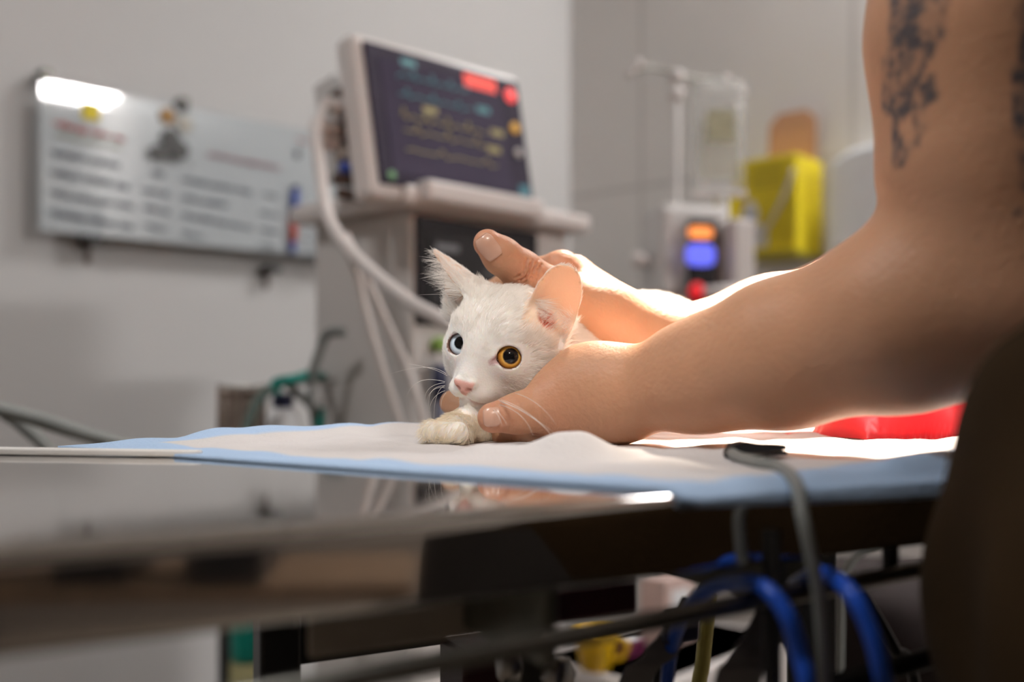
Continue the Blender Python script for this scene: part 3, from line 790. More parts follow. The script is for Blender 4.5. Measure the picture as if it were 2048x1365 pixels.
# ================================================================== SHARPS BOX and DISPENSER on the tiled wall
sb = empty('sharps_box', 'yellow cardboard sharps box with raised brown flap in a wall bracket', 'sharps box')
p0 = onR(1466, 500, .16); p1 = onR(1592, 500, .16)
x0 = p0; wS = np.linalg.norm(p1[:2] - p0[:2]); zb0 = onR(1550, 502, .16)[2]; zb1 = onR(1550, 312, .16)[2]
cS = (p0 + p1) / 2; 
ctr = np.array([cS[0], cS[1], 0]) - NR * .07
box('carton', ctr + np.array([0, 0, (zb0 + zb1) / 2]), RR, (wS, .14, zb1 - zb0), M['yellow'], sb, .003)
prism('flap', [(-.062, 0), (.066, 0), (.068, .11), (.042, .135), (-.03, .135), (-.058, .11)], ctr + NR * -.055 + UR * .006 + np.array([0, 0, zb1 - .002]), RR, .004, M['card'], sb)
box('front_wing', cS + NR * .012 + np.array([0, 0, 0]) - UR * (wS * .5 + .012) - np.array([0, 0, cS[2]]) + np.array([0, 0, zb0 + .095]), RR, (.05, .02, .10), M['yellow'], sb, .003)
fr = np.array([cS[0], cS[1], 0]) + NR * .0015
lab_ = prism('label', [(-.04, 0), (.045, 0), (.045, .05), (.018, .055), (.022, .085), (.008, .115), (-.012, .115), (-.026, .085), (-.022, .055), (-.04, .04)], fr - UR * .035 + np.array([0, 0, zb0 + .012]), RR, .0012, M['paper'], sb)
for k, (w_, z_) in enumerate(((.07, .205), (.09, .19), (.08, .175), (.085, .16))):
    box('printed_line', fr + UR * .01 + np.array([0, 0, zb0 + z_]), RR, (w_, .001, .006), mat('olive_line', (.42, .34, .02), .6), sb)
box('printed_sign', fr - UR * .037 + NR * .001 + np.array([0, 0, zb0 + .085]), RR, (.026, .0012, .03), mat('blue_grey_print', (.38, .42, .52), .6, noise=.1), lab_)
box('bracket', ctr + NR * .01 + np.array([0, 0, zb0 - .008]), RR, (wS + .02, .16, .012), mat('mustard_metal', (.40, .34, .02), .5, noise=.05), sb, .002)
tube('handle_strap', [np.array([p1[0], p1[1], 0]) + NR * .012 + np.array([0, 0, zb1 - .04]), np.array([p1[0], p1[1], 0]) + NR * .02 - UR * .03 + np.array([0, 0, zb1 - .12]), np.array([cS[0], cS[1], 0]) + NR * .016 + np.array([0, 0, zb0 + .03])], .005, M['cream'], sb)
dp = empty('soap_dispenser', 'white wall dispenser with curved top right of the yellow box', 'dispenser')
pL = onR(1652, 470, .11); zt = onR(1700, 290, .11)[2]
ctrD = np.array([pL[0], pL[1], 0]) + UR * .14 - NR * .055
poly = [(-.14, -.19), (.14, -.19), (.14, .03), (.12, .065), (.07, .085), (0, .088), (-.09, .075), (-.128, .055), (-.14, .02)]
prism('housing', poly, ctrD + NR * .055 + np.array([0, 0, zt - .085]), RR, .10, M['bluewhite'], dp, .012)
prism('cover_lip', [(-.12, -.012), (.12, -.012), (.12, .012), (-.12, .012)], ctrD + NR * .060 + np.array([0, 0, zt - .24]), RR, .02, M['plastic2'], dp, .003)
prism('dispense_lever', [(-.05, -.03), (.05, -.03), (.05, .02), (-.05, .02)], ctrD + NR * .050 + np.array([0, 0, zt - .30]), RR, .05, M['plastic2'], dp, .006)

# ================================================================== BELOW THE TABLE
dF = 1.75
cl = empty('green_canister', 'teal canister with pale yellow base seen below the left table edge', 'canister')
c = W(496, 1310, dF)
lathe('body', [(.028, -.01), (.03, .0), (.03, .10), (.024, .112), (.012, .118)], c, M['teal'], cl); lathe('base', [(.03, -.28), (.031, -.27), (.031, -.012), (.029, -.010)], c, mat('straw_plastic', (.36, .33, .16), .5, noise=.08), cl)
lathe('floor_stand', [(.045, -c[2]), (.05, -c[2] + .01), (.02, -c[2] + .02), (.02, -.28)], c, M['black'], cl)
o = box('black_post', W(452, 1400, dF + .05) * np.array([1, 1, 0]) + np.array([0, 0, .36]), RL, (.022, .022, .72), M['darkrub'], None, .002); tag(o, 'black upright post left of the teal canister below the table', 'post')
# low white cabinet with cup and packets
lc = empty('low_cabinet', 'low white cabinet below the table behind the bolted bracket', 'cabinet')
zc_ = W(1190, 1328, 1.50)[2]
cc = np.array([.195, 1.60, 0]); box('body', np.array([cc[0] + .05, cc[1], zc_ / 2 + .02]), RM, (.38, .22, zc_ - .04), M['cabinet'], lc, .006)
box('worktop', np.array([cc[0] + .05, cc[1], zc_ - .01]), RM, (.40, .24, .02), M['plastic'], lc, .004)
for k in (-1, 1):
    d_ = box('door', np.array([cc[0] + .05, cc[1], zc_ / 2 + .02]) + MN * .113 + MU * .095 * k, RM, (.18, .012, zc_ - .08), M['plastic'], lc, .003)
    tube('handle', [np.array([cc[0] + .05, cc[1], zc_ * .6]) + MN * .130 + MU * .03 * k, np.array([cc[0] + .05, cc[1], zc_ * .8]) + MN * .130 + MU * .03 * k], .005, M['chrome'], d_)
def on_cab(px, py, d): 
    p = W(px, py, d); p[2] = zc_; return p
yc = empty('yellow_cup', 'yellow tapered cup standing on the low white cabinet', 'cup')
p = on_cab(1192, 1300, 1.47)
lathe('body', [(.018, 0), (.022, .002), (.033, .055), (.034, .058), (.031, .058), (.02, .004)], p, M['yellow2'], yc); tube('ear', [p + np.array([.03, -.005, .05]), p + np.array([.045, -.005, .04]), p + np.array([.038, -.005, .02]), p + np.array([.024, -.005, .016])], .004, M['yellow2'], yc)
pp = empty('purple_packet', 'dark purple packet lying beside the yellow cup', 'packet'); p = on_cab(1258, 1285, 1.54) + np.array([0, 0, .014])
box('box', p, RM, (.044, .032, .028), M['purple'], pp, .003); box('white_label', p + np.array([0, -.0, .0143]), RM, (.034, .022, .001), M['paper'], pp)
k2 = empty('pink_packet', 'pale pink carton standing behind the purple packet', 'carton'); p = on_cab(1335, 1230, 1.62) + np.array([0, 0, .055])
box('box', p, RM, (.085, .05, .11), M['pink'], k2, .003); box('label', p + MN * .0255 + np.array([0, 0, .01]), RM, (.05, .0012, .05), M['paper'], k2)
# hanging cables and straps near the table
def cable(name, lab, pts, r, m, cat='cable', group=None):
    o = tube(name, [W(*p) for p in pts], r, m, n=16); return tag(o, lab, cat, group)
cable('blue_cable', 'blue cable arching left of the dark frame leg below the table', [(1330, 1400, .44), (1345, 1290, .43), (1385, 1205, .40), (1450, 1168, .37), (1520, 1172, .34), (1570, 1225, .33), (1600, 1310, .33), (1618, 1420, .33), (1630, 1800, .35)], .0030, M['bluecable'])
cable('blue_cable', 'blue cable arching over the dark frame leg at the right', [(1540, 1240, .42), (1560, 1200, .40), (1605, 1160, .37), (1650, 1150, .35), (1700, 1185, .33), (1738, 1255, .325), (1762, 1340, .325), (1772, 1430, .33), (1780, 1800, .35)], .0030, M['bluecable'])
cable('black_cable', 'black cable sagging right of the second blue arch', [(1600, 1170, .50), (1660, 1158, .47), (1715, 1180, .45), (1750, 1230, .44), (1790, 1300, .44), (1830, 1370, .45), (1880, 1800, .48)], .0026, M['black'])
cable('black_cable', 'thin black cable hanging behind the left blue arch', [(1405, 1172, .50), (1378, 1220, .48), (1355, 1275, .47), (1310, 1380, .47), (1260, 1800, .5)], .0018, M['black'])
cable('grey_cable', 'thin grey cable curving beside the right stand-off', [(1760, 1085, .9), (1715, 1110, .9), (1690, 1150, .9), (1680, 1230, .9), (1675, 1800, .95)], .004, M['greyrub'])
def strap(lab, pts, w, m):
    st_ = empty('grey_strap', lab, 'strap')
    C = spline([W(*p) for p in pts], 10); V, F = [], []
    for i, p in enumerate(C):
        for sx, sy in ((-1, -1), (1, -1), (1, 1), (-1, 1)): V.append(p + np.array([sx * w, sy * .0012, 0]))
    for i in range(len(C) - 1):
        for j in range(4): F.append((i * 4 + j, i * 4 + (j + 1) % 4, i * 4 + 4 + (j + 1) % 4, i * 4 + 4 + j))
    F += [(3, 2, 1, 0), tuple(len(V) - 4 + k for k in range(4))]
    mesh('webbing', V, F, m, st_, smooth=False)
    return st_
s1 = strap('grey strap slanting down left of the dark frame leg', [(1395, 1195, .45), (1365, 1250, .44), (1320, 1310, .43), (1262, 1400, .43), (1240, 1800, .45)], .0068, M['strap'])
box('buckle', W(1362, 1250, .432), RT, (.018, .006, .016), M['navy'], s1, .002)
s2 = strap('grey strap slanting down beside the thin stand-off', [(1560, 1215, .40), (1535, 1265, .39), (1500, 1320, .38), (1470, 1400, .38), (1450, 1800, .40)], .0085, M['strap'])
cable('yellow_tube', 'pale yellow tube hanging between the two grey straps', [(1420, 1190, .62), (1412, 1260, .60), (1405, 1330, .60), (1395, 1420, .6), (1390, 1800, .62)], .0045, mat('straw_tube', (.46, .40, .10), .5, noise=.1), 'tube')
# dark round stool seat far right below the rail
so = empty('stool', 'dark brown round stool below the table at the far right', 'stool')
c = W(1800, 1225, 1.1)
lathe('seat', [(.02, -.05), (.12, -.05), (.135, -.03), (.135, .02), (.12, .04), (.02, .045)], c, mat('dark_vinyl', (.030, .022, .022), .8, noise=.1, spec=.2), so)
lathe('column', [(.025, -c[2] + .05), (.025, -.05)], c, M['chrome'], so)
lathe('foot', [(.19, -c[2]), (.19, -c[2] + .02), (.03, -c[2] + .06)], c, M['black'], so)
# furniture behind the viewpoint, mirrored in the table's front edge
def cabinet(lab, c, size, m, doors=2):
    o = empty('storage_cabinet', lab, 'cabinet'); R = RL
    box('body', np.array([c[0], c[1], size[2] / 2]), R, size, m, o, .008)
    for k in range(doors):
        x = (k - (doors - 1) / 2) * size[0] / doors
        for s_ in (-1,):
            dd = box('door', np.array([c[0], c[1], size[2] / 2]) + R @ np.array([x, size[1] / 2 + .008, 0]), R, (size[0] / doors - .02, .016, size[2] - .06), m, o, .004)
            tube('handle', [np.array([c[0], c[1], size[2] * .6]) + R @ np.array([x + .1, size[1] / 2 + .03, 0]), np.array([c[0], c[1], size[2] * .8]) + R @ np.array([x + .1, size[1] / 2 + .03, 0])], .006, M['chrome'], dd)

def bench():
    o = empty('bench', 'brown low bench behind the viewpoint carrying two black boxes', 'bench')
    c = np.array([1.30, -1.42, 0]); d = unit((.15, .21, 0)); R = frame(d)
    box('seat', c + np.array([0, 0, .47]), R, (1.1, .36, .04), mat('brown_wood', (.16, .10, .06), .5, noise=.2, nscale=12), o, .006)
    for sx in (-1, 1):
        for sy in (-1, 1): box('leg', c + d * .5 * sx + np.cross((0, 0, 1), d) * .14 * sy + np.array([0, 0, .225]), R, (.05, .05, .45), M['darksteel'], o, .004)
    for p_, w_ in ((np.array([1.17, -1.50, .49]), .15), (np.array([1.33, -1.26, .49]), .165)):
        b_ = empty('storage_box', 'black lidded storage box on the brown bench behind the viewpoint, ' + ('the smaller one' if w_ < .16 else 'the larger one'), 'box')
        box('body', p_ + np.array([0, 0, .105]), R, (w_, .24, .21), M['black'], b_, .008); box('lid', p_ + np.array([0, 0, .220]), R, (w_ + .012, .252, .02), M['black'], b_, .006)
bench()

# ================================================================== CAT
HM = np.array([[-0.8671347358524414, -0.4965330392874691, 0.03914448587049507], [0.45194468494187245, -0.8174236537175159, -0.3571618290017821], [0.20934027713487993, -0.2920162859140827, 0.9332219120498813]])
HT = np.array([-0.005764959240888932, 0.5698235646128709, 0.017036306112793304 + ZC])
def h2w(l): return np.asarray(l, float) / 1000 @ HM.T + HT          # head mm -> world
def w2h(P): return (P - HT) @ HM * 1000
def hv(v): return unit(HM @ np.asarray(v, float))

EYES = {}                                                           # head-local corneal point and gaze
gz = unit(HM.T @ np.array([-.10, -1, .10]))
for sd, c in ((1, (14.4, 23.4, 4.2)), (-1, (-18.0, 23.2, 3.2))):
    g = unit(gz + np.array([.20 * sd, .0, .0])); EYES[sd] = (np.array(c) - g * 9.6, g)
ER = 9.7
def ear_fn(B, Tp, nrm, w0, cup, thick, prof):
    B = np.array(B, float); Tp = np.array(Tp, float); a = Tp - B; L = np.linalg.norm(a); a = a / L
    n = np.array(nrm, float); n = unit(n - a * (n @ a)); s = np.cross(a, n)
    def f(P):
        q = P - B; t = q @ a / L; x = q @ s; y = q @ n
        tc = np.clip(t, -.3, 1.0)
        w = w0 * np.interp(tc, prof[0], prof[1])
        c = -cup * (1 - np.clip(np.abs(x) / np.maximum(w, 2), 0, 1.2) ** 2) * np.interp(tc, [-.3, .2, .7, 1], [1.5, 1.2, .6, .1]) 
        th = thick * np.interp(tc, [-.2, .3, 1], [1.8, 1.1, .75])
        d1 = np.abs(y - c) * .72 - th
        d2 = (np.abs(x) - w) * .85
        d3 = (t - 1.0) * L
        d4 = (-.35 - t) * L
        return np.maximum(smax(smax(d1, d2, 1.2), d3, 2.0), d4)
    return f, B, a, s, n, L
PROF_R = ([-.3, 0, .25, .5, .75, .9, 1.0], [1.1, 1.0, .84, .60, .34, .18, .06])
PROF_L = ([-.3, 0, .2, .4, .6, .75, .87, .95, 1.0], [.92, .98, 1.0, .97, .90, .78, .61, .41, .14])
earR = ear_fn((20, -6.5, 23.5), (57.5, -14, 43.5), (.48, .25, -.84), 16.0, 4.5, 1.1, PROF_R)
earL = ear_fn((-26, -5.0, 17), (-31.5, -16, 48.5), (-.52, .80, .22), 14.0, 7.5, .95, PROF_L)
cran = ell((0, -7, 7), (31, 31, 24)); 
head_parts = [
    (cran, 'u', 1), (ell((17, 3, -11), (16, 18, 15)), 'u', 14), (ell((-17, 3, -11), (17, 18, 15)), 'u', 14),
    (ell((0, 10, 0), (22, 17, 18)), 'u', 10), (rc((0, 13, 12), (2.0, 29, -10), 9.5, 5.4), 'u', 9),
    (ell((1.5, 19, -16), (13.5, 15, 10.5)), 'u', 8), (ell((8.6, 26.5, -19.2), (7.8, 8.2, 5.6)), 'u', 4), (ell((-3.8, 26.5, -19.2), (7.8, 8.2, 5.6)), 'u', 4),
    (ell((2.0, 22.0, -26.8), (8.0, 8.5, 5.2)), 'u', 4), (ell((0, 2, -21), (19, 22, 12)), 'u', 10),
    (ell((13, 13, 13), (10, 9, 8)), 'u', 8), (ell((-13, 13, 13), (10, 9, 8)), 'u', 8),
    (rc((-1.6, 34.0, -12.9), (2.5, 34.6, -17.2), 2.6, 1.9), 'u', 2.0), (rc((6.6, 34.0, -12.9), (2.5, 34.6, -17.2), 2.6, 1.9), 'u', 2.0), (rc((-1.6, 34.0, -12.9), (6.6, 34.0, -12.9), 2.5, 2.5), 'u', 2.0),
]
for sd in (1, -1):
    C, g = EYES[sd]
    head_parts.append((ell(C, (ER + 1.3,) * 3), 'u', 5))
head_parts.append((rc((33, -6, 13), (43, -10, 28), 8.5, 3.0), 'u', 6))
for ef in (earR, earL): head_parts.append((ef[0], 'u', 5))
head_parts.append((ell(earL[1] + earL[4] * 3.5 + earL[2] * 4, (6.0, 6.0, 6.0)), 's', 3))        # ear canal of the near ear
for sd in (1, -1):
    C, g = EYES[sd]
    up = unit(np.array([0.10 * sd, 0, 1.]) - g * (np.array([0.10 * sd, 0, 1.]) @ g)); sdx = np.cross(up, g)
    Re = np.stack([sdx, g, up], 1)
    head_parts.append((ell(C + g * ER, (6.9, 6.0, 6.3), Re), 's', 1.0))
    inn = sdx * (-1 if (sdx[0] * sd) > 0 else 1)
    head_parts.append((rc(C + g * (ER - .6) + inn * 5.5 - up * 1.6, C + g * (ER - 1.2) + inn * 8.8 - up * 3.6, 1.9, .7), 's', 1.0))
    head_parts.append((ell(C, (ER - .25,) * 3), 's', .5))
# nostrils, philtrum and mouth line
for sd in (1, -1):
    head_parts.append((rc((2.5 + 2.5 * sd, 37.6, -15.8), (2.5 + 4.2 * sd, 36.0, -15.0), 1.05, .5), 's', .8))
    head_parts.append((rc((2.5, 34.8, -22.4), (2.4 + 4.6 * sd, 32.4, -24.6), .75, .85), 's', 1.4)); head_parts.append((rc((2.4 + 4.6 * sd, 32.4, -24.6), (2.2 + 12.0 * sd, 25.0, -24.8), .85, .6), 's', 1.4))
head_parts.append((rc((2.5, 37.4, -17.6), (2.5, 35.0, -22.4), .45, .45), 's', 1.2))
head_mm = field(head_parts)
def head_f(P):
    L_ = w2h(P); R_ = vlen(L_)
    out = (R_ - 72) / 1000
    m = R_ < 100
    if m.any(): out[m] = head_mm(L_[m]) / 1000
    return out
PADZ = TOP + .0036
def flatfloor(P): return PADZ - P[:, 2]
paw_dir = unit(W(868, 872, .53) - W(965, 830, .575)); paw_side = unit(np.cross(paw_dir, (0, 0, 1)))
pawc = W(906, 866, .541)
body_items = [(rc(h2w((0, -16, -8)), W(1165, 725, .655), .027, .036), 'u', .02),
    (rc(W(1165, 725, .655), W(1215, 742, .685), .036, .043), 'u', .02), (rc(W(1215, 742, .685), W(1295, 735, .77), .043, .051), 'u', .02),
    (rc(W(1295, 735, .77), W(1375, 752, .86), .050, .048), 'u', .02), (rc(W(1375, 752, .86), W(1425, 780, .94), .048, .036), 'u', .02),
    (ell(W(1420, 790, .83), (.030, .046, .034)), 'u', .015), (ell(W(1270, 790, .83), (.03, .05, .034)), 'u', .02),
    (rc(W(1440, 815, .80), W(1425, 832, .74), .017, .012), 'u', .01),
    # the far foreleg reaching out under the chin
    (rc(W(1090, 790, .645), W(988, 850, .597), .019, .0125), 'u', .012), (rc(W(988, 850, .597), W(938, 862, .566), .0125, .0105), 'u', .008), (rc(W(938, 862, .566), pawc, .0105, .0098), 'u', .008)]
for k in (-1.5, -.5, .5, 1.5):
    c = pawc + paw_dir * (.0115 - .0022 * abs(k)) + paw_side * .0056 * k; c[2] = PADZ + .0056
    body_items.append((ell(c, (.0056, .0056, .0060)), 'u', .003))
# folded second foreleg beside the chest, tail laid behind
body_items += [(rc(W(1225, 790, .69), W(1262, 822, .655), .019, .013), 'u', .01), (rc(W(1262, 822, .655), W(1225, 836, .63), .013, .010), 'u', .008)]
tl = [W(1428, 800, .96), W(1380, 815, 1.0), W(1290, 822, 1.0), W(1220, 822, .96)]
for a_, b2, r1, r2 in zip(tl[:-1], tl[1:], (.013, .012, .011), (.012, .011, .008)): body_items.append((rc(a_, b2, r1, r2), 'u', .01))
body_f = field(body_items)
def cat_f(P):
    d = smin(body_f(P), head_f(P), .010)
    return smax(d, flatfloor(P), .002)
lo = np.array([-.09, .49, .898]); hi = np.array([.30, 1.08, 1.075])
CV, CQ = surface(cat_f, lo, hi, CATH)
# ---- pigmentation: pink nose, lids, ear skin
def fall(d, a, b): return np.clip((b - d) / (b - a), 0, 1)
HL = w2h(CV); near = (vlen(HL) < 95) & (head_f(CV) < body_f(CV) + .0005)
def ear_coords(L_, e):
    f_, B, a, s, n, Lh = e; q = L_ - B; return q @ a / Lh, q @ s, q @ n
Hn = grad(cat_f, CV, .0008); HN = Hn @ HM                                # normals in head frame
white = np.array([.88, .855, .83]); colr = np.repeat(white[None], len(CV), 0); bare = np.zeros(len(CV))
def paint(w, c, b=None):
    global colr, bare
    colr = colr * (1 - w[:, None]) + np.array(c) * w[:, None]
    if b is not None: bare = np.maximum(bare, w * b)
skin_w = np.zeros(len(CV))
for e, sd in ((earL, -1), (earR, 1)):
    t, x, y = ear_coords(HL, e); inside = (HN @ e[4] > .15) & (t > -.25) & (t < 1.05) & (np.abs(x) < 16) & (np.abs(y) < 16) & near
    paint(inside * np.clip((t + .25) / .2, 0, 1), (.92, .74, .60), .85)
    ear_any = (t > .12) & (t < 1.1) & (np.abs(x) < 17) & (np.abs(y) < 12) & near & ~inside
    paint(ear_any * .55, (.80, .68, .60), .0)
cn = vlen(HL - (earL[1] + earL[4] * 2.5 + earL[2] * 3.5)); paint(fall(cn, 4.5, 8.5) * near, (.55, .10, .07), .9)
def sq(L_, c, r): return vlen((L_ - np.array(c)) / np.array(r))
nz_ = HL[:, 2]; nose_w = fall(np.abs(HL[:, 0] - 2.5) - np.interp(nz_, [-20.5, -18.5, -15, -12], [.6, 1.8, 5.2, 6.2]), 0, .9) * (HL[:, 1] > 31.5) * fall(nz_, -11.6, -10.4) * fall(-nz_, 19.5, 20.5) * near
paint(nose_w, (.74, .42, .37), 1.0)
paint(fall(rc((2.5, 37.4, -17.6), (2.5, 35.0, -22.4), .3, .3)(HL), .6, 1.6) * near, (.66, .36, .30), .8)
for sd in (1, -1):
    paint(fall(rc((2.5, 34.8, -22.4), (2.4 + 4.6 * sd, 32.4, -24.6), .3, .3)(HL), .4, 1.4) * near * .95, (.55, .32, .28), .95)
    paint(fall(rc((2.4 + 4.6 * sd, 32.4, -24.6), (2.2 + 12.0 * sd, 25.0, -24.8), .3, .2)(HL), .3, 1.2) * near * .9, (.58, .38, .34), .9)
    paint(fall(rc((2.5 + 2.5 * sd, 37.6, -15.8), (2.5 + 4.2 * sd, 36.0, -15.0), .9, .4)(HL), .0, .7) * near, (.35, .09, .06), 1)
    C, g = EYES[sd]; dE = vlen(HL - C); ang = np.degrees(np.arccos(np.clip((HL - C) @ g / dE, -1, 1)))
    rim = fall(ang, 44.5, 47.5) * (dE < ER + 1.6) * near
    paint(rim * .95, (.20, .10, .075), 1.0)
    up = unit(np.array([0.10 * sd, 0, 1.]) - g * (np.array([0.10 * sd, 0, 1.]) @ g)); sdx = np.cross(up, g); inn = sdx * (-1 if (sdx[0] * sd) > 0 else 1)
    dc = rc(C + g * (ER - .6) + inn * 6.0 - up * 1.8, C + g * (ER - 1.2) + inn * 9.4 - up * 4.0, 1.9, .9)(HL)
    paint(fall(dc, .2, 1.5) * near, (.58, .40, .40), 1.0)
    bare = np.maximum(bare, fall(ang, 50, 56) * (dE < ER + 5) * near)
def cat_mat():
    m = mat('cat_skin', (.8, .77, .74), .6, sss=.35, sss_r=(1, .45, .3), sss_scale=.003, spec=.3, bump=.15, bscale=900)
    nt = m.node_tree; b = nt.nodes['Principled BSDF']; a = nt.nodes.new('ShaderNodeAttribute'); a.attribute_name = 'pigment'
    nz = nt.nodes.new('ShaderNodeTexNoise'); nz.inputs['Scale'].default_value = 60; tc = nt.nodes.new('ShaderNodeTexCoord'); nt.links.new(tc.outputs['Object'], nz.inputs['Vector'])
    mr = nt.nodes.new('ShaderNodeMapRange'); mr.inputs['To Min'].default_value = .94; mr.inputs['To Max'].default_value = 1.06; nt.links.new(nz.outputs['Fac'], mr.inputs['Value'])
    vm = nt.nodes.new('ShaderNodeVectorMath'); vm.operation = 'SCALE'; nt.links.new(a.outputs['Color'], vm.inputs[0]); nt.links.new(mr.outputs['Result'], vm.inputs['Scale'])
    nt.links.new(vm.outputs[0], b.inputs['Base Color'])
    # thin skin lets light through (ears)
    tr_ = nt.nodes.new('ShaderNodeBsdfTranslucent'); tr_.inputs['Color'].default_value = (1.0, .74, .56, 1)
    th = nt.nodes.new('ShaderNodeAttribute'); th.attribute_name = 'thin'
    mx = nt.nodes.new('ShaderNodeMixShader'); out = nt.nodes['Material Output']
    nt.links.new(th.outputs['Fac'], mx.inputs[0]); nt.links.new(b.outputs[0], mx.inputs[1]); nt.links.new(tr_.outputs[0], mx.inputs[2]); nt.links.new(mx.outputs[0], out.inputs['Surface'])
    return m
thin = np.zeros(len(CV))
for e in (earL, earR):
    t, x, y = ear_coords(HL, e); thin = np.maximum(thin, np.clip((t - .1) / .25, 0, 1) * (t < 1.1) * (np.abs(x) < 17) * (np.abs(y) < 13) * near * .52)
cat = np_mesh('cat', CV, CQ, cat_mat(), None, {'pigment': colr, 'thin': thin})
tag(cat, 'white cat with one blue and one amber eye lying on the pad', 'cat')

# ---- eyes
def eye_mat(name, ring):
    m = bpy.data.materials.new(name); m.use_nodes = True; nt = m.node_tree; b = nt.nodes['Principled BSDF']
    b.inputs['Roughness'].default_value = .35; b.inputs['Specular IOR Level'].default_value = 0; b.inputs['Coat Weight'].default_value = 1; b.inputs['Coat Roughness'].default_value = .01; b.inputs['Coat IOR'].default_value = 1.5
    tc = nt.nodes.new('ShaderNodeTexCoord'); sx = nt.nodes.new('ShaderNodeSeparateXYZ'); nt.links.new(tc.outputs['Object'], sx.inputs[0])
    # distance from the optical axis (local z)
    cx = nt.nodes.new('ShaderNodeCombineXYZ'); nt.links.new(sx.outputs[0], cx.inputs[0]); nt.links.new(sx.outputs[1], cx.inputs[1])
    ln = nt.nodes.new('ShaderNodeVectorMath'); ln.operation = 'LENGTH'; nt.links.new(cx.outputs[0], ln.inputs[0])
    at2 = nt.nodes.new('ShaderNodeMath'); at2.operation = 'ARCTAN2'; nt.links.new(sx.outputs[1], at2.inputs[0]); nt.links.new(sx.outputs[0], at2.inputs[1])
    cc = nt.nodes.new('ShaderNodeCombineXYZ'); nt.links.new(at2.outputs[0], cc.inputs[0]); rs = nt.nodes.new('ShaderNodeMath'); rs.operation = 'MULTIPLY'; rs.inputs[1].default_value = 160; nt.links.new(ln.outputs['Value'], rs.inputs[0]); nt.links.new(rs.outputs[0], cc.inputs[1])
    nz = nt.nodes.new('ShaderNodeTexNoise'); nz.inputs['Scale'].default_value = 5; nz.inputs['Detail'].default_value = 5; nt.links.new(cc.outputs[0], nz.inputs['Vector'])
    ns_ = nt.nodes.new('ShaderNodeMath'); ns_.operation = 'MULTIPLY_ADD'; ns_.inputs[1].default_value = .00045; nt.links.new(nz.outputs['Fac'], ns_.inputs[0]); nt.links.new(ln.outputs['Value'], ns_.inputs[2])
    mr = nt.nodes.new('ShaderNodeMapRange'); mr.inputs['From Min'].default_value = .0002; mr.inputs['From Max'].default_value = .0078; nt.links.new(ns_.outputs[0], mr.inputs['Value'])
    r = nt.nodes.new('ShaderNodeValToRGB'); el = r.color_ramp.elements
    while len(el) > 1: el.remove(el[0])
    el[0].position = 0; el[0].color = (.006, .006, .007, 1)
    for p, c in ring:
        e = el.new(p); e.color = (*c, 1)
    nt.links.new(mr.outputs['Result'], r.inputs['Fac']); nt.links.new(r.outputs['Color'], b.inputs['Base Color'])
    return m
amber = eye_mat('amber_iris', ((.53, (.006, .006, .007)), (.57, (.30, .16, .05)), (.62, (.85, .52, .12)), (.68, (.80, .42, .06)), (.84, (.40, .15, .02)), (.91, (.06, .02, .008)), (1, (.04, .02, .012))))
blue = eye_mat('blue_iris', ((.46, (.006, .006, .007)), (.50, (.30, .40, .52)), (.56, (.75, .86, .95)), (.72, (.62, .76, .90)), (.85, (.36, .40, .46)), (.91, (.10, .05, .035)), (1, (.05, .025, .018))))
for sd in (1, -1):
    C, g = EYES[sd]; gw = hv(g); gw = hv(unit(g + np.array([-.13, 0, .12]))); zx = unit(np.cross((0, 0, 1.), gw)); Rw = np.stack([zx, np.cross(gw, zx), gw], 1)
    bm = bmesh.new(); bmesh.ops.create_uvsphere(bm, u_segments=48, v_segments=32, radius=ER / 1000)
    for v in bm.verts:                                                # corneal bulge
        rr_ = math.hypot(v.co.x, v.co.y)
        if v.co.z > 0: v.co.z += .0007 * max(0, 1 - (rr_ / .0065) ** 2)
    me = bpy.data.meshes.new('eye'); bm.to_mesh(me); bm.free(); me.polygons.foreach_set('use_smooth', [True] * len(me.polygons)); me.materials.append(blue if sd == 1 else amber)
    eo = link(bpy.data.objects.new('eye', me), cat); mw = Matrix(Rw.tolist()).to_4x4(); mw.translation = Vector(h2w(C)); eo.matrix_world = mw; eo.matrix_basis = mw
    eo['label'] = 'blue eye' if sd == 1 else 'amber eye'

# ---- whiskers
M['whisker'] = mat('whisker', (.85, .83, .80), .35, sss=.0)
def whisker(p0, p1, p2, r=.00011):
    t = np.linspace(0, 1, 14)[:, None]; p0, p1, p2 = map(np.array, (p0, p1, p2))
    C = (1 - t) ** 2 * p0 + 2 * t * (1 - t) * p1 + t * t * p2
    V_, F_ = tube_geo(C, [r, r * .8, r * .25], 5, 1, raw=True)
    mesh('whisker', V_, F_, M['whisker'], cat)
for (x0, y0, x1, y1, x2, y2) in ((1000, 803, 1050, 820, 1108, 866), (1005, 806, 1045, 815, 1098, 862), (1002, 800, 1060, 818, 1102, 870), (1000, 810, 1052, 825, 1066, 872), (990, 816, 1006, 835, 1014, 850),
                                 (1030, 787, 1080, 800, 1112, 850), (985, 818, 1000, 832, 1004, 852), (996, 800, 1070, 830, 1100, 868)):
    whisker(h2w((-10 - rng.uniform(0, 3), 27, -22 - rng.uniform(0, 3))) if False else W(x0, y0, .521), W(x1, y1, .496), W(x2, y2, .490))
for (x0, y0, x1, y1, x2, y2) in ((892, 748, 860, 722, 782, 748), (894, 752, 868, 735, 815, 728), (890, 764, 830, 748, 815, 790), (889, 766, 850, 770, 850, 800), (889, 772, 846, 772, 862, 838), (889, 776, 860, 772, 852, 806),
                                 (890, 782, 862, 790, 858, 824), (890, 772, 866, 780, 868, 850), (892, 786, 880, 800, 882, 822)):
    whisker(W(x0, y0, .548), W(x1, y1, .556), W(x2, y2, .56))
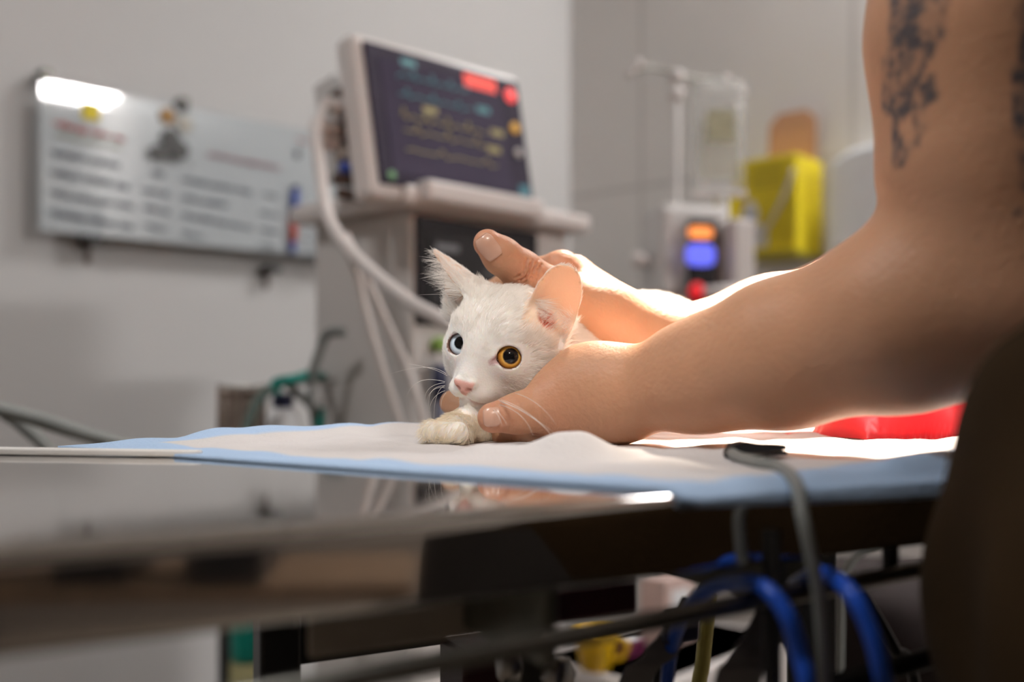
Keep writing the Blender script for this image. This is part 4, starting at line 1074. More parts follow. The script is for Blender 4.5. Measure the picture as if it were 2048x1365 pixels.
for (x0, y0, x1, y1, x2, y2) in ((900, 586, 870, 570, 845, 560), (905, 590, 880, 588, 838, 590)):
    whisker(W(x0, y0, .545), W(x1, y1, .545), W(x2, y2, .545), .00007)

# ---- fur
def fur():
    Vq = CV[CQ]; tri = np.concatenate([CQ[:, [0, 1, 2]], CQ[:, [0, 2, 3]]])
    a, b_, c = CV[tri[:, 0]], CV[tri[:, 1]], CV[tri[:, 2]]
    ar = np.linalg.norm(np.cross(b_ - a, c - a), axis=1) / 2
    cen = (a + b_ + c) / 3; cl = w2h(cen); dh = vlen(cl)
    dens = np.where(dh < 60, 1.0, .35)
    vis = np.where(cen[:, 1] < .80, 1.0, .5); dens = dens * vis
    wgt = ar * dens; pr = wgt / wgt.sum()
    N = NFUR
    ti = rng.choice(len(tri), N, p=pr); u = rng.random(N); v = rng.random(N); s_ = u + v > 1; u[s_] = 1 - u[s_]; v[s_] = 1 - v[s_]
    wts = np.stack([1 - u - v, u, v], 1)
    P = (CV[tri[ti]] * wts[..., None]).sum(1); Nn = Hn[tri[ti]]; Nn = (Nn * wts[..., None]).sum(1); Nn /= np.linalg.norm(Nn, axis=1)[:, None]
    br_ = (bare[tri[ti]] * wts).sum(1); L_ = w2h(P); dh = vlen(L_)
    ishead = np.clip((62 - dh) / 18, 0, 1) * (head_f(P) < body_f(P) + .004)
    t_, x_, y_ = ear_coords(L_, earL); onL_ = (t_ > .10) & (t_ < 1.1) & (np.abs(x_) < 17) & (np.abs(y_) < 12) & (dh < 95)
    t2, x2, y2 = ear_coords(L_, earR); onR_ = (t2 > .10) & (t2 < 1.1) & (np.abs(x2) < 17) & (np.abs(y2) < 12) & (dh < 95)
    ear = onL_ | onR_
    # flow: away from the nose over the head, along the trunk on the body
    fl = L_ - np.array([0, 33, -11.0]); fl = fl @ HM.T
    spine = unit(W(1425, 780, .94) - W(1215, 742, .685))
    body_fl = np.repeat(spine[None], N, 0) + np.array([0, 0, -.35])
    legm = (P[:, 0] < W(1010, 0, .60)[0]) & (P[:, 2] < ZC - .006) & (body_f(P) < head_f(P))
    body_fl[legm] = paw_dir + np.array([0, 0, -.25])
    fl = fl / (np.linalg.norm(fl, axis=1)[:, None] + 1e-9)
    F_ = fl * ishead[:, None] + body_fl / np.linalg.norm(body_fl, axis=1)[:, None] * (1 - ishead)[:, None]
    for m_, e, t in ((onL_, earL, t_), (onR_, earR, t2)):
        F_[m_] = (HM @ (e[2] * 1.0)) + .12 * F_[m_]
    F_ -= Nn * np.einsum('ij,ij->i', F_, Nn)[:, None]; F_ /= np.linalg.norm(F_, axis=1)[:, None] + 1e-9
    # low-frequency combing variation
    def wob(sc_, k):
        o = np.zeros(N)
        for i in range(5):
            d_ = rng.normal(size=3); d_ /= np.linalg.norm(d_); o += np.sin(P @ d_ * sc_ * rng.uniform(.6, 1.5) + rng.uniform(0, 6))
        return o / 3 * k
    sidev = np.cross(Nn, F_)
    F_ = F_ + sidev * (wob(350, .22) + wob(1100, .16) + rng.normal(0, .10, N))[:, None]
    nd = vlen(L_ - np.array([0, 33, -13.0]))
    ln = np.interp(nd, [4, 12, 25, 40, 60, 80], [1.3, 2.0, 3.4, 5.2, 7.5, 9.5]) / 1000
    ln = np.where(dh > 62, .0105, ln); ln = np.where(ear, .0034, ln); ln = np.where(legm, .0062, ln)
    lift = np.interp(nd, [4, 20, 45, 70], [.20, .20, .26, .34]); lift = np.where(dh > 62, .42, lift); lift = np.where(ear, .22, lift); lift = np.where(legm, .34, lift)
    lift = lift * np.clip(1 + wob(700, .35), .4, 1.8)
    # ear rims and the tufts
    rimR = onR_ & (np.abs(x2) > 15.0 * np.interp(np.clip(t2, 0, 1), *PROF_R) * .78)
    ln = np.where(rimR, .0050, ln); lift = np.where(rimR, .55, lift)
    ln *= rng.uniform(.65, 1.2, N)
    keep = rng.random(N) > br_ * 1.25
    keep &= ~((P[:, 2] < PADZ + .0006))
    sag = np.where(dh > 62, .30, .12)
    P, Nn, F_, ln, lift, sag, L_ = [q[keep] for q in (P, Nn, F_, ln, lift, sag, L_)]
    rad = np.full(len(P), .000058); rad[vlen(L_) > 62] = .00008
    tint = np.zeros(len(P)); tint[legm[keep]] = 1
    sp_ = [(P, Nn, F_, ln, lift, sag, rad, tint)]
    # long ear furnishings: base of the near ear, outer rim of the far ear
    def tuft(n_, e, tr, xr, out, along, side, L0, L1, yoff, r_=.00006):
        t = rng.uniform(*tr, n_); x = rng.uniform(*xr, n_)
        p = e[1] + np.outer(t * e[5], e[2]) + np.outer(x, e[3]) + np.outer(np.full(n_, yoff), e[4])
        pw = h2w(p); nn = np.repeat(hv(e[4])[None], n_, 0)
        d_ = unit(HM @ (e[2] * along + e[3] * side + e[4] * out)); d_ = np.repeat(d_[None], n_, 0) + rng.normal(0, .20, (n_, 3)); d_ /= np.linalg.norm(d_, axis=1)[:, None]
        g_ = rng.uniform(L0, L1, n_) / 1000
        sp_.append((pw, nn, d_, g_, rng.uniform(.0, .25, n_), np.full(n_, .10), np.full(n_, r_), np.zeros(n_)))
    eL = earL; sgn = 1 if (eL[3] @ np.array([1., 0, 0])) > 0 else -1      # towards the head's centre line
    tuft(150, eL, (.02, .30), (7 * sgn, 12.5 * sgn) if sgn > 0 else (-12.5, -7), .55, .25, -sgn * 1.0, 7, 14, -1.0)
    tuft(120, eL, (-.10, .08), (-10, 10), .65, .75, -sgn * .25, 6, 13, .5)
    tuft(60, eL, (-.05, .3), (-13 if sgn > 0 else 8, -8 if sgn > 0 else 13), .55, .35, sgn * .9, 5, 10, -1.0)
    eR = earR
    left = 1 if (HM @ eR[3])[0] < 0 else -1
    for (t0, t1, L0, L1, n_) in ((.0, .25, 8, 15, 130), (.2, .5, 9, 17, 150), (.45, .8, 5, 11, 80), (.75, 1.0, 2, 5, 40)):
        w_ = 15.0 * np.interp((t0 + t1) / 2, *PROF_R)
        tuft(n_, eR, (t0, t1), tuple(sorted((left * w_ * .45, left * w_ * .95))), .35, .55, left * .75, L0, L1, .5)
    P, Nn, F_, ln, lift, sag, rad, tint = [np.concatenate([q[i] for q in sp_]) for i in range(8)]
    n = len(P); K = 5; ts = np.linspace(0, 1, K)
    d0 = F_ * (1 - lift * .3)[:, None] + Nn * (lift * 1.5)[:, None]; d0 /= np.linalg.norm(d0, axis=1)[:, None]
    d1 = F_ + Nn * (lift * .35)[:, None]; d1[:, 2] -= sag; d1 /= np.linalg.norm(d1, axis=1)[:, None]
    pts = np.zeros((n, K, 3)); pts[:, 0] = P - Nn * .0003
    for i in range(1, K):
        t = (i - .5) / (K - 1); d = d0 * (1 - t) + d1 * t; d /= np.linalg.norm(d, axis=1)[:, None]; pts[:, i] = pts[:, i - 1] + d * (ln / (K - 1))[:, None]
    pts[..., 2] = np.maximum(pts[..., 2], PADZ - .0006)
    cu = bpy.data.hair_curves.new('fur'); cu.add_curves([K] * n)
    cu.attributes['position'].data.foreach_set('vector', pts.astype(np.float32).ravel())
    R_ = (rad[:, None] * np.array([1, 1, .9, .65, .15])[None]).astype(np.float32)
    ra = cu.attributes.get('radius') or cu.attributes.new('radius', 'FLOAT', 'POINT'); ra.data.foreach_set('value', R_.ravel())
    ta = cu.attributes.new('tint', 'FLOAT', 'CURVE'); ta.data.foreach_set('value', tint.astype(np.float32))
    m = bpy.data.materials.new('white_fur'); m.use_nodes = True; nt = m.node_tree; nt.nodes.remove(nt.nodes['Principled BSDF']); out = nt.nodes['Material Output']
    at_ = nt.nodes.new('ShaderNodeAttribute'); at_.attribute_name = 'tint'
    hi_ = nt.nodes.new('ShaderNodeHairInfo'); r = nt.nodes.new('ShaderNodeValToRGB'); r.color_ramp.elements[0].color = (.90, .865, .825, 1); r.color_ramp.elements[1].color = (.97, .95, .92, 1); nt.links.new(hi_.outputs['Random'], r.inputs['Fac'])
    mix = nt.nodes.new('ShaderNodeMix'); mix.data_type = 'RGBA'; nt.links.new(at_.outputs['Fac'], mix.inputs['Factor']); nt.links.new(r.outputs['Color'], mix.inputs[6]); mix.inputs[7].default_value = (.90, .82, .68, 1)
    df = nt.nodes.new('ShaderNodeBsdfDiffuse'); tl_ = nt.nodes.new('ShaderNodeBsdfTranslucent'); gl = nt.nodes.new('ShaderNodeBsdfGlossy'); gl.inputs['Roughness'].default_value = .35
    nt.links.new(mix.outputs[2], df.inputs['Color']); nt.links.new(mix.outputs[2], tl_.inputs['Color'])
    m1 = nt.nodes.new('ShaderNodeMixShader'); m1.inputs[0].default_value = .38; nt.links.new(df.outputs[0], m1.inputs[1]); nt.links.new(tl_.outputs[0], m1.inputs[2])
    m2 = nt.nodes.new('ShaderNodeMixShader'); m2.inputs[0].default_value = .05; nt.links.new(m1.outputs[0], m2.inputs[1]); nt.links.new(gl.outputs[0], m2.inputs[2]); nt.links.new(m2.outputs[0], out.inputs['Surface'])
    cu.materials.append(m)
    o = bpy.data.objects.new('fur', cu); COL.objects.link(o); o.parent = cat
if NFUR: fur()

# ================================================================== PERSON
items = []
def U(fn, k=.012): items.append((fn, 'u', k))
# near (left) arm
ELB = W(2040, 578, .412); WRN = W(1238, 790, .536)
SHL = np.array([.215, .395, 1.275]); SHR = np.array([.45, .62, 1.29])
arm_near = [(W(1995, 60, .415), W(2005, 330, .418), .0465, .0450), (W(2005, 330, .418), ELB, .0450, .0350), (SHL, W(1985, 60, .415), .055, .0465),
            (ELB, W(1800, 641, .438), .0350, .0362), (W(1800, 641, .438), W(1560, 708, .474), .0362, .0312), (W(1560, 712, .474), W(1400, 752, .503), .0312, .0243), (W(1400, 752, .503), WRN, .0243, .0198)]
items.append((rc(SHL, SHL, .055, .055), 'u', .01))
for a, b, ra, rb in arm_near: U(rc(a, b, ra, rb), .022)
U(ell(W(2060, 600, .412), (.028, .028, .030)), .02)                   # elbow point
# near hand: palm under the jaw, thumb along the near cheek, fingers beneath
mcp_t = W(1112, 810, .537)
U(rc(WRN, W(1165, 784, .544), .0195, .0195), .02); U(rc(W(1180, 768, .548), W(1125, 804, .552), .0180, .0145), .02)
U(rc(WRN, W(1160, 830, .560), .0150, .0135), .02)
U(rc(W(1195, 795, .538), mcp_t, .0172, .0126), .02)                    # thumb metacarpal
U(rc(mcp_t, W(1038, 827, .530), .0122, .0100), .008); U(rc(W(1038, 827, .530), W(985, 836, .5255), .0100, .0080), .006)
FING_N = [[(1135, 836, .556), (1085, 858, .556), (1015, 864, .566), (960, 842, .592), (905, 806, .612)],
          [(1150, 846, .572), (1085, 858, .578), (1010, 860, .594), (955, 835, .618), (920, 800, .630)],
          [(1165, 852, .588), (1100, 855, .600), (1030, 850, .616), (985, 825, .636), (965, 795, .640)],
          [(1180, 850, .602), (1130, 850, .618), (1075, 842, .634), (1040, 820, .648)]]
for fi, F_ in enumerate(FING_N):
    rr = np.linspace(.0105, .0078, len(F_)) * (1 if fi < 3 else .88)
    for i in range(len(F_) - 1): U(rc(W(*F_[i]), W(*F_[i + 1]), rr[i], rr[i + 1]), .012 if i == 0 else .003)
# far (right) arm
WRF = W(1302, 694, .642); ELF = W(1905, 590, .685)
for a, b, ra, rb in ((SHR, ELF, .052, .040), (ELF, W(1720, 622, .672), .038, .037), (W(1720, 622, .672), W(1540, 655, .658), .037, .0300), (W(1540, 655, .658), WRF, .0300, .0208)): U(rc(a, b, ra, rb), .02)
KN = [(1122, 539, .632), (1148, 548, .652), (1176, 570, .668), (1205, 602, .680)]
for (px, py, d), r in zip(KN, (.0112, .0112, .0108, .0100)): U(rc(WRF, W(px, py, d), .0165, r), .016)
U(rc(WRF, W(1205, 622, .622), .0190, .0185), .016)
U(rc(W(1215, 640, .618), W(1118, 590, .604), .0170, .0135), .014)     # thumb metacarpal of the upper hand
U(rc(W(1118, 590, .604), W(1042, 541, .590), .0130, .0118), .008); U(rc(W(1042, 541, .590), W(1003, 512, .583), .0116, .0108), .004); U(rc(W(1003, 512, .583), W(975, 487, .578), .0106, .0082), .004)
FING_F = [[KN[0], (1045, 548, .658), (985, 590, .672), (950, 640, .672)], [KN[1], (1062, 575, .676), (1005, 625, .684), (975, 680, .680)],
          [KN[2], (1095, 600, .690), (1040, 650, .695), (1010, 700, .690)], [KN[3], (1135, 625, .700), (1085, 665, .704), (1055, 705, .700)]]
for fi, F_ in enumerate(FING_F):
    for i in range(len(F_) - 1): U(rc(W(*F_[i]), W(*F_[i + 1]), .0102 - .0007 * i, .0096 - .0007 * i), .006 if i == 0 else .003)
# trunk, legs, head (outside the frame for the most part)
HIP = np.array([.288, .284, .88]); WA = np.array([.400, .400, 1.06]); FACE = unit((-.70, .71, 0)); LEFT = np.array([-FACE[1], FACE[0], 0])
Rb = np.stack([LEFT, FACE, np.array([0, 0, 1.])], 1)
CH = np.array([.375, .495, 1.235]); NK = np.array([.325, .525, 1.37])
U(ell(HIP, (.148, .112, .13), Rb), .02); U(rc(HIP, WA, .10, .10), .05); U(ell(WA, (.125, .095, .12), Rb), .05); U(ell(CH, (.150, .110, .13), Rb), .05)
U(rc(SHL + np.array([.03, .02, 0]), SHR - np.array([.03, .02, 0]), .052, .052), .05); U(rc(CH + np.array([0, .04, .14]), NK + np.array([-.01, .03, .05]), .058, .052), .03)
HD = NK + np.array([-.035, .06, .145])
U(ell(HD, (.074, .092, .112), Rb), .02); U(ell(HD + FACE * .03 - np.array([0, 0, .06]), (.052, .06, .06), Rb), .03); U(rc(HD + FACE * .088 + np.array([0, 0, .005]), HD + FACE * .104 - np.array([0, 0, .03]), .009, .013), .01)
for s_ in (-1, 1): U(ell(HD + LEFT * .076 * s_ - FACE * .01 - np.array([0, 0, .01]), (.010, .020, .032), Rb), .006)
items.append((rc(HD + FACE * .098 - np.array([0, 0, .058]) + LEFT * -.02, HD + FACE * .098 - np.array([0, 0, .058]) + LEFT * .02, .003, .003), 's', .006))
for s_ in (-1, 1): items.append((ell(HD + FACE * .098 + LEFT * .032 * s_ + np.array([0, 0, .012]), (.014, .01, .008), Rb), 's', .01))
legs = []
for s_ in (-1, 1):
    h0 = HIP + LEFT * .085 * s_ - np.array([0, 0, .06]); k0 = HIP + LEFT * .10 * s_ - FACE * .01; k0 = np.array([k0[0], k0[1], .47]); a0 = np.array([k0[0], k0[1], .09]) - FACE * .03; t0 = a0 + FACE * .15 + LEFT * .02 * s_; t0[2] = .035
    legs.append((h0, k0, a0, t0)); U(rc(h0, k0, .088, .058), .05); U(rc(k0, a0, .058, .042), .03); U(rc(np.array([a0[0], a0[1], .045]), t0, .040, .033), .02)
IPC = W(1042, 541, .590); ax_ = unit(W(1003, 512, .583) - IPC); cm_ = unit(np.array([-.1, -1, .25]) - ax_ * (np.array([-.1, -1, .25]) @ ax_)); bx_ = np.cross(ax_, cm_)
for off, t0_, t1_ in ((-.0018, -1.0, .8), (.0012, -1.1, .5), (.0042, -.8, .35), (-.0050, -.5, .7)):
    th_ = np.linspace(t0_, t1_, 6); ap = [IPC + ax_ * (off + .0009 * math.sin(5 * t)) + .0118 * (math.cos(t) * cm_ + math.sin(t) * bx_) for t in th_]
    for p0_, p1_ in zip(ap[:-1], ap[1:]): items.append((rc(p0_, p1_, .00030, .00030), 's', .0016))
pf = field(items)
bnd = []                                                            # bounding balls let far primitives be skipped block by block
def cull_field(its):
    """evaluate with far primitives skipped: primitives are sampled at block centres"""
    def f(P):
        if len(P) < 64: return pf(P)
        out = np.empty(len(P)); key = np.floor(P / .10).astype(int); key -= key.min(0); mx = key.max(0) + 1
        kid = (key[:, 0] * mx[1] + key[:, 1]) * mx[2] + key[:, 2]; o = np.argsort(kid, kind='stable'); ks = kid[o]; st_ = np.r_[0, np.flatnonzero(np.diff(ks)) + 1, len(ks)]
        for i0, i1 in zip(st_[:-1], st_[1:]):
            ix = o[i0:i1]; Q_ = P[ix]; c = Q_.mean(0)[None]; rad = vlen(Q_ - c).max()
            dv = np.array([fn(c)[0] for fn, _, _ in its]); isu = np.array([op == 'u' for _, op, _ in its]); dm = dv[isu].min()
            keep_ = [(fn, op, k) for (fn, op, k), d_ in zip(its, dv) if d_ < (dm if op == 'u' else 0) + (2.2 * rad + .065) * 1.25]
            if not keep_ or keep_[0][1] != 'u': out[ix] = dm; continue
            out[ix] = field(keep_)(Q_)
        return out
    return f
pfc = cull_field(items)
PV, PQ = surface(pfc, (-.11, .02, -.01), (.63, .82, 1.70), .005)
# refine the hands and forearms
def refine(V, Q, region, f, h):
    bm = bmesh.new(); vs = [bm.verts.new(v) for v in V]; bm.verts.ensure_lookup_table()
    for q in Q:
        try: bm.faces.new([vs[i] for i in q])
        except ValueError: pass
    ed = [e for e in bm.edges if region((e.verts[0].co + e.verts[1].co) / 2)]
    bmesh.ops.subdivide_edges(bm, edges=ed, cuts=1, use_grid_fill=True)
    bmesh.ops.triangulate(bm, faces=[fc for fc in bm.faces if len(fc.verts) > 4])
    V2 = np.array([v.co[:] for v in bm.verts]); sel = np.array([region(v.co) for v in bm.verts])
    bm.verts.index_update(); F2 = [[v.index for v in fc.verts] for fc in bm.faces]; bm.free()
    V2[sel] = project(V2[sel], f, h, 2)
    return V2, F2
zoneA = lambda c: c.x < .20 and c.z < 1.08 and c.y > .33
zoneB = lambda c: c.x < .085 and c.z < 1.06 and c.y > .45
PV, PF = refine(PV, PQ.tolist(), zoneA, pfc, .0025)
PV, PF = refine(PV, PF, zoneB, pfc, .00125)
IPV = Vector(IPC)
PV, PF = refine(PV, PF, lambda c: (c - IPV).length < .015, pfc, .0006)
# skin tone, tattoo, creases
def pix(P): return np.stack([1024 + FPX * P[:, 0] / P[:, 1], HY - FPX * (P[:, 2] - ZC) / P[:, 1]], 1)
px = pix(np.where(PV[:, 1:2] > .1, PV, PV + 0)); ink = np.zeros(len(PV)); flush = np.zeros(len(PV))
ua, ub = W(1985, 60, .415), ELB
on_up = (PV[:, 2] > ZC + .06) & (vlen(PV - (ua + ub) / 2) < .20) & (PV[:, 1] < .52)
def seg(p, a, b, wa, wb):
    a, b = np.array(a, float), np.array(b, float); d = b - a; t = np.clip((p - a) @ d / (d @ d), 0, 1); w = wa + (wb - wa) * t
    return np.clip((w - np.linalg.norm(p - a - t[:, None] * d, axis=1)) / 7 + .5, 0, 1)
strokes = [((1830, -60), (1840, 60), 55, 50), ((1800, 20), (1790, 120), 22, 20), ((1870, 10), (1850, 110), 24, 16), ((1800, 120), (1815, 200), 30, 12), ((1840, 110), (1800, 230), 20, 12), ((1785, 205), (1800, 215), 26, 22), ((1850, 180), (1865, 190), 16, 14),
           ((1790, 240), (1790, 330), 7, 5), ((1800, 330), (1850, 250), 7, 6), ((1830, 210), (1835, 285), 8, 6), ((1810, 300), (1790, 260), 8, 5), ((1862, 160), (1845, 230), 9, 6), ((1772, 120), (1775, 210), 10, 8),
           ((2046, 150), (2050, 260), 26, 20), ((2060, 20), (2052, 130), 26, 18), ((2050, 310), (2055, 380), 16, 10), ((2040, 430), (2060, 500), 14, 8)]
front = grad(pf, PV[on_up], .001) @ unit((0, -1, 0)) if on_up.any() else np.zeros(0)
tat = np.zeros(on_up.sum())
for a, b, wa, wb in strokes: tat = np.maximum(tat, seg(px[on_up], a, b, wa, wb))
ink[on_up] = tat * (front > .05)
for c, r in ((W(1042, 541, .590), .016), (mcp_t, .016), (W(985, 836, .5255), .013), (W(975, 487, .578), .012), (W(1122, 539, .632), .018)): flush = np.maximum(flush, np.exp(-(vlen(PV - c) / r) ** 2))
def skin_mat():
    m = mat('skin', (.51, .275, .165), .50, noise=.07, nscale=28, bump=.25, bscale=380, sss=.30, sss_r=(1, .35, .18), sss_scale=.006, spec=.4)
    nt = m.node_tree; b = nt.nodes['Principled BSDF']; src = b.inputs['Base Color'].links[0].from_socket
    a1 = nt.nodes.new('ShaderNodeAttribute'); a1.attribute_name = 'flush'; a2 = nt.nodes.new('ShaderNodeAttribute'); a2.attribute_name = 'ink'
    m1 = nt.nodes.new('ShaderNodeMix'); m1.data_type = 'RGBA'; ms = nt.nodes.new('ShaderNodeMath'); ms.operation = 'MULTIPLY'; ms.inputs[1].default_value = .55; nt.links.new(a1.outputs['Fac'], ms.inputs[0])
    nt.links.new(ms.outputs[0], m1.inputs['Factor']); nt.links.new(src, m1.inputs[6]); m1.inputs[7].default_value = (.58, .24, .16, 1)
    nz = nt.nodes.new('ShaderNodeTexNoise'); nz.inputs['Scale'].default_value = 130; nz.inputs['Detail'].default_value = 3; tc = nt.nodes.new('ShaderNodeTexCoord'); nt.links.new(tc.outputs['Object'], nz.inputs['Vector'])
    mr = nt.nodes.new('ShaderNodeMapRange'); mr.inputs['From Min'].default_value = .36; mr.inputs['From Max'].default_value = .60; mr.inputs['To Min'].default_value = .25; mr.inputs['To Max'].default_value = .92; nt.links.new(nz.outputs['Fac'], mr.inputs['Value'])
    mi = nt.nodes.new('ShaderNodeMath'); mi.operation = 'MULTIPLY'; nt.links.new(a2.outputs['Fac'], mi.inputs[0]); nt.links.new(mr.outputs['Result'], mi.inputs[1])
    m2 = nt.nodes.new('ShaderNodeMix'); m2.data_type = 'RGBA'; nt.links.new(mi.outputs[0], m2.inputs['Factor']); nt.links.new(m1.outputs[2], m2.inputs[6]); m2.inputs[7].default_value = (.055, .060, .075, 1)
    nt.links.new(m2.outputs[2], b.inputs['Base Color'])
    return m
def mixed_mesh(name, V, F, m, attrs, parent=None):
    me = bpy.data.meshes.new(name); me.from_pydata(V.tolist(), [], F); me.update()
    me.polygons.foreach_set('use_smooth', np.ones(len(me.polygons), bool))
    for an, av in attrs.items():
        a = me.attributes.new(an, 'FLOAT', 'POINT'); a.data.foreach_set('value', av.astype(np.float32))
    me.materials.append(m); return link(bpy.data.objects.new(name, me), parent)
person = mixed_mesh('person', PV, PF, skin_mat(), {'ink': ink, 'flush': flush})
tag(person, 'person with tattooed bare arm in dark brown scrubs holding the white cat with both hands', 'person')
# finger nails
M['nail'] = mat('nail', (.60, .36, .27), .28, coat=.3, noise=.03, nscale=60); M['nailtip'] = mat('nail_polish_rim', (.62, .10, .13), .25, coat=.5)
def nail(tip, base, out, L, w, m=M['nail'], up=0):
    """curved plate lying on the skin along base->tip"""
    a = unit(np.array(tip) - np.array(base)); n = unit(np.array(out) - a * (np.array(out) @ a)); s_ = np.cross(a, n); k = 13
    V_, F_ = [], []
    for layer in (0, 1):
        for i in range(k):
            for j in range(k):
                t = i / (k - 1); x = (j / (k - 1) - .5) * 2
                sh = 1 - .30 * max(0, (t - .7) / .3) ** 2 - .22 * max(0, (.25 - t) / .25) ** 2
                p = np.array(base) + a * (t * L) + s_ * x * w * sh
                q = p + n * .03
                for _ in range(60):
                    d = pf(q[None])[0]
                    if d < .0001 or (p + n * .03 - q) @ n > .034: break
                    q = q - n * d * .9
                if (p + n * .03 - q) @ n > .034: q = p - n * .003
                V_.append(q + n * (.0004 + (.0005 if layer else -.0010)) + a * (.0010 * (1 - x * x) * max(0, t - .6)) - n * .0)
    for i in range(k - 1):
        for j in range(k - 1):
            F_.append((i * k + j, i * k + j + 1, (i + 1) * k + j + 1, (i + 1) * k + j)); o_ = k * k; F_.append((o_ + (i + 1) * k + j, o_ + (i + 1) * k + j + 1, o_ + i * k + j + 1, o_ + i * k + j))
    rim_ = [(0, j) for j in range(k)] + [(i, k - 1) for i in range(1, k)] + [(k - 1, j) for j in range(k - 2, -1, -1)] + [(i, 0) for i in range(k - 2, 0, -1)]
    for (i, j), (i2, j2) in zip(rim_, rim_[1:] + rim_[:1]): F_.append((i * k + j, i2 * k + j2, k * k + i2 * k + j2, k * k + i * k + j))
    return mesh('nail', V_, F_, m, person)
tA, tB = W(968, 477, .576), W(1003, 512, .583)
nail(W(962, 471, .5765), W(989, 503, .5815), np.array([-.42, -.85, .28]), .0132, .0056)
nail(W(971, 837, .525), W(992, 836, .5265), np.array([-.2, -.97, .10]), .0080, .0050)
# ---- clothes
def cloth_field(base, off, cut):
    def f(P): 
        fold = .0035 * np.sin(P[:, 2] * 42 + 5 * np.sin(P[:, 0] * 17 + P[:, 1] * 13)) + .003 * np.sin(P[:, 0] * 70 + P[:, 2] * 25) + .003 * np.sin(P[:, 1] * 62 - P[:, 2] * 31)
        return smax(base(P) - off - fold, cut(P), .008)
    return f
top_items = [(ell(HIP - np.array([0, 0, .02]), (.160, .140, .16), Rb), 'u', .02), (rc(HIP, WA, .13, .108), 'u', .05), (ell(WA, (.138, .106, .13), Rb), 'u', .05), (ell(CH, (.158, .118, .14), Rb), 'u', .05), (rc(SHL + np.array([.03, .02, 0]), SHR - np.array([.03, .02, 0]), .058, .058), 'u', .04),
             (rc(SHL, SHL + (W(1995, 60, .415) - SHL) * .40, .062, .058), 'u', .03), (rc(SHR, SHR + (ELF - SHR) * .45, .060, .056), 'u', .03)]
tf = cloth_field(field(top_items), .004, lambda P: np.maximum(.745 - P[:, 2], P[:, 2] - 1.375))
M['scrubs'] = mat('brown_scrubs', (.030, .0155, .0045), .9, noise=.18, nscale=22, bump=.4, bscale=600, spec=.2)
TV, TQ = surface(tf, (.05, .08, .70), (.64, .80, 1.42), .008)
np_mesh('scrub_top', TV, TQ, M['scrubs'], person)
leg_items = [(ell(HIP - np.array([0, 0, .03]), (.154, .122, .13), Rb), 'u', .02)]
for h0, k0, a0, t0 in legs: leg_items += [(rc(h0, k0, .098, .074), 'u', .03), (rc(k0, a0, .074, .066), 'u', .03)]
lf = cloth_field(field(leg_items), .004, lambda P: np.maximum(.07 - P[:, 2], P[:, 2] - .93))
LV, LQ = surface(lf, (.10, .05, .03), (.62, .62, .98), .010)
np_mesh('trousers', LV, LQ, mat('dark_trousers', (.018, .013, .010), .85, noise=.15, nscale=20, bump=.3, bscale=500), person)
for h0, k0, a0, t0 in legs:
    si = field([(rc(np.array([a0[0], a0[1], .048]) - FACE * .02, t0 + np.array([0, 0, .004]), .047, .040), 'u', .01), (rc(np.array([a0[0], a0[1], .05]), np.array([a0[0], a0[1], .10]), .047, .046), 'u', .01)])
    sv, sq_ = surface(lambda P: smax(si(P), .004 - P[:, 2], .006), np.minimum(a0, t0) - np.array([.08, .08, .06]), np.maximum(a0, t0) + np.array([.08, .08, .12]), .006)
    np_mesh('shoe', sv, sq_, M['black'], person)
hf = field([(ell(HD - FACE * .012 + np.array([0, 0, .018]), (.085, .098, .112), Rb), 'u', .02), (rc(HD - FACE * .09 + np.array([0, 0, .02]), HD - FACE * .11 - np.array([0, 0, .07]), .035, .018), 'u', .03)])
hv2, hq2 = surface(lambda P: smax(hf(P), -(pf(P) - .001), .004) if False else smax(hf(P), (P - HD) @ FACE - .055 - .9 * np.clip((P - HD)[:, 2] - .02, 0, .1), .02), HD - .22, HD + .2, .006)
np_mesh('hair', hv2, hq2, mat('dark_hair', (.02, .014, .010), .45, noise=.3, nscale=90), person)

# ================================================================== LIGHT
M['lightpanel'] = mat('light_panel', (.8, .8, .8), .6, emit=(1.0, .98, .96), estr=LAMP)
M['lightpanel2'] = mat('bright_light_panel', (.8, .8, .8), .6, emit=(1.0, .98, .96), estr=LAMP * 3.1)
for i, (x, y, sx, sy, lab) in enumerate(((3.34, -.12, .46, .46, 'square ceiling light panel near the tiled wall'), (1.10, 2.00, .20, .75, 'narrow fill light panel added on the ceiling above the infusion pump'),  # narrow panel is added to brighten the corner walls
        (-1.0, .15, .34, .34, 'square fill light panel added on the ceiling near the notice board'))):  # this panel is added to fill the cat's face from the left
    o = empty('ceiling_light', lab, 'ceiling light', 'ceiling lights')
    box('frame', np.array([x, y, H - .012]), RL, (sx + .05, sy + .05, .024), M['plastic'], o, .003)
    box('diffuser', np.array([x, y, H - .027]), RL, (sx, sy, .006), M['lightpanel2' if i == 0 else 'lightpanel'], o)
    # the lamp behind the diffuser
w = bpy.data.worlds.new('room_air'); scene.world = w; w.use_nodes = True
w.node_tree.nodes['Background'].inputs['Color'].default_value = (.9, .92, 1, 1); w.node_tree.nodes['Background'].inputs['Strength'].default_value = .05
# surgical spot lamp
sp = bpy.data.lights.new('surgical_and_fill_spot', 'SPOT'); sp.energy = SPOT; sp.color = (1, .86, .69); sp.spot_size = math.radians(SPOT_DEG); sp.spot_blend = .55; sp.shadow_soft_size = .035
so_ = bpy.data.objects.new('surgical_and_fill_spot', sp); COL.objects.link(so_)
lp = Vector(SPOT_POS); tg = Vector(SPOT_AIM)
so_.location = lp; so_.rotation_euler = (tg - lp).to_track_quat('-Z', 'Y').to_euler()

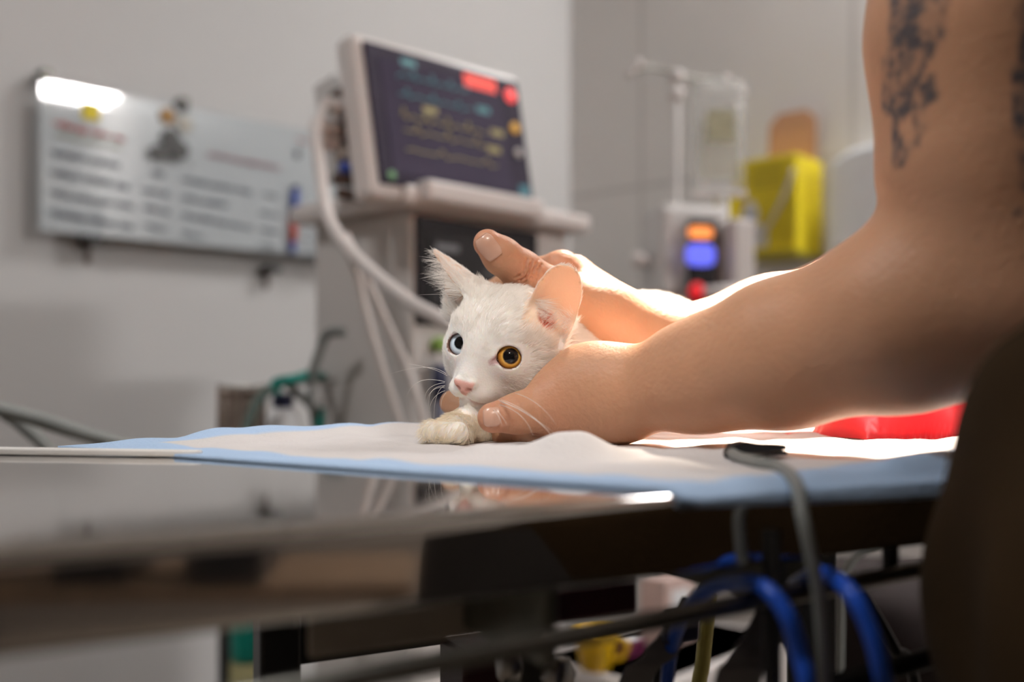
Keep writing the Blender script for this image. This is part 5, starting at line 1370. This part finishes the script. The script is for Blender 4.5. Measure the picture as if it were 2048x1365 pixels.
# added fill spot, cone narrowed to brighten the cat's face, not the arms
sp2 = bpy.data.lights.new('surgical_and_fill_spot', 'SPOT'); sp2.energy = FILL; sp2.color = (1, .90, .80); sp2.spot_size = math.radians(25); sp2.spot_blend = 1.0; sp2.shadow_soft_size = .03
so2 = bpy.data.objects.new('surgical_and_fill_spot', sp2); COL.objects.link(so2); lp2 = Vector((.10, -.35, 1.70)); tg2 = Vector((-.015, .56, .985))
so2.location = lp2; so2.rotation_euler = (tg2 - lp2).to_track_quat('-Z', 'Y').to_euler()

# ================================================================== ORIGINS: put every top-level thing's origin at its base
def kids(o):
    r = []
    for c in o.children: r.append(c); r += kids(c)
    return r
bpy.context.view_layer.update()
done = set()
for o in list(scene.objects):
    if o.parent is not None or o.get('kind') == 'structure' or o.type in ('LIGHT', 'CAMERA') or not o.get('category'): continue
    al = [o] + kids(o); P = []
    for x in al:
        if x.type == 'MESH': 
            for cc in x.bound_box: P.append(x.matrix_world @ Vector(cc))
    if not P: continue
    base = Vector((sum(p.x for p in P) / len(P), sum(p.y for p in P) / len(P), min(p.z for p in P)))
    for x in al:
        ident = x is o or (x.matrix_world.translation.length < 1e-9)
        if x.type in ('MESH',) and ident and x.data.name not in done:
            x.data.transform(Matrix.Translation(-base)); done.add(x.data.name)
        elif x.type == 'CURVES':
            n_ = len(x.data.points); a_ = np.zeros(n_ * 3, np.float32); x.data.attributes['position'].data.foreach_get('vector', a_)
            x.data.attributes['position'].data.foreach_set('vector', (a_.reshape(-1, 3) - np.array(base, np.float32)).ravel())
        elif not ident:
            x.location = x.location - base
    o.location = base

# ================================================================== CAMERA
cd = bpy.data.cameras.new('camera'); co = bpy.data.objects.new('camera', cd); COL.objects.link(co)
cd.sensor_width = 36; cd.sensor_fit = 'HORIZONTAL'; cd.lens = FPX / 2048 * 36
co.location = (0, 0, ZC); co.rotation_euler = (PI / 2, 0, 0)
cd.shift_y = (HY - 682.5) / 2048; cd.clip_start = .02
cd.dof.use_dof = True; cd.dof.focus_distance = .548; cd.dof.aperture_fstop = FSTOP
scene.camera = co
scene.view_settings.view_transform = 'Standard'; scene.view_settings.look = 'None'; scene.view_settings.gamma = 1.0; scene.view_settings.use_curve_mapping = False
scene.view_settings.exposure = EXPOSURE
scene.cycles.use_denoising = True
scene.cycles.max_bounces = 10; scene.cycles.diffuse_bounces = 5; scene.cycles.glossy_bounces = 5; scene.cycles.transmission_bounces = 6; scene.cycles.transparent_max_bounces = 12
scene.cycles.sample_clamp_indirect = 6.0
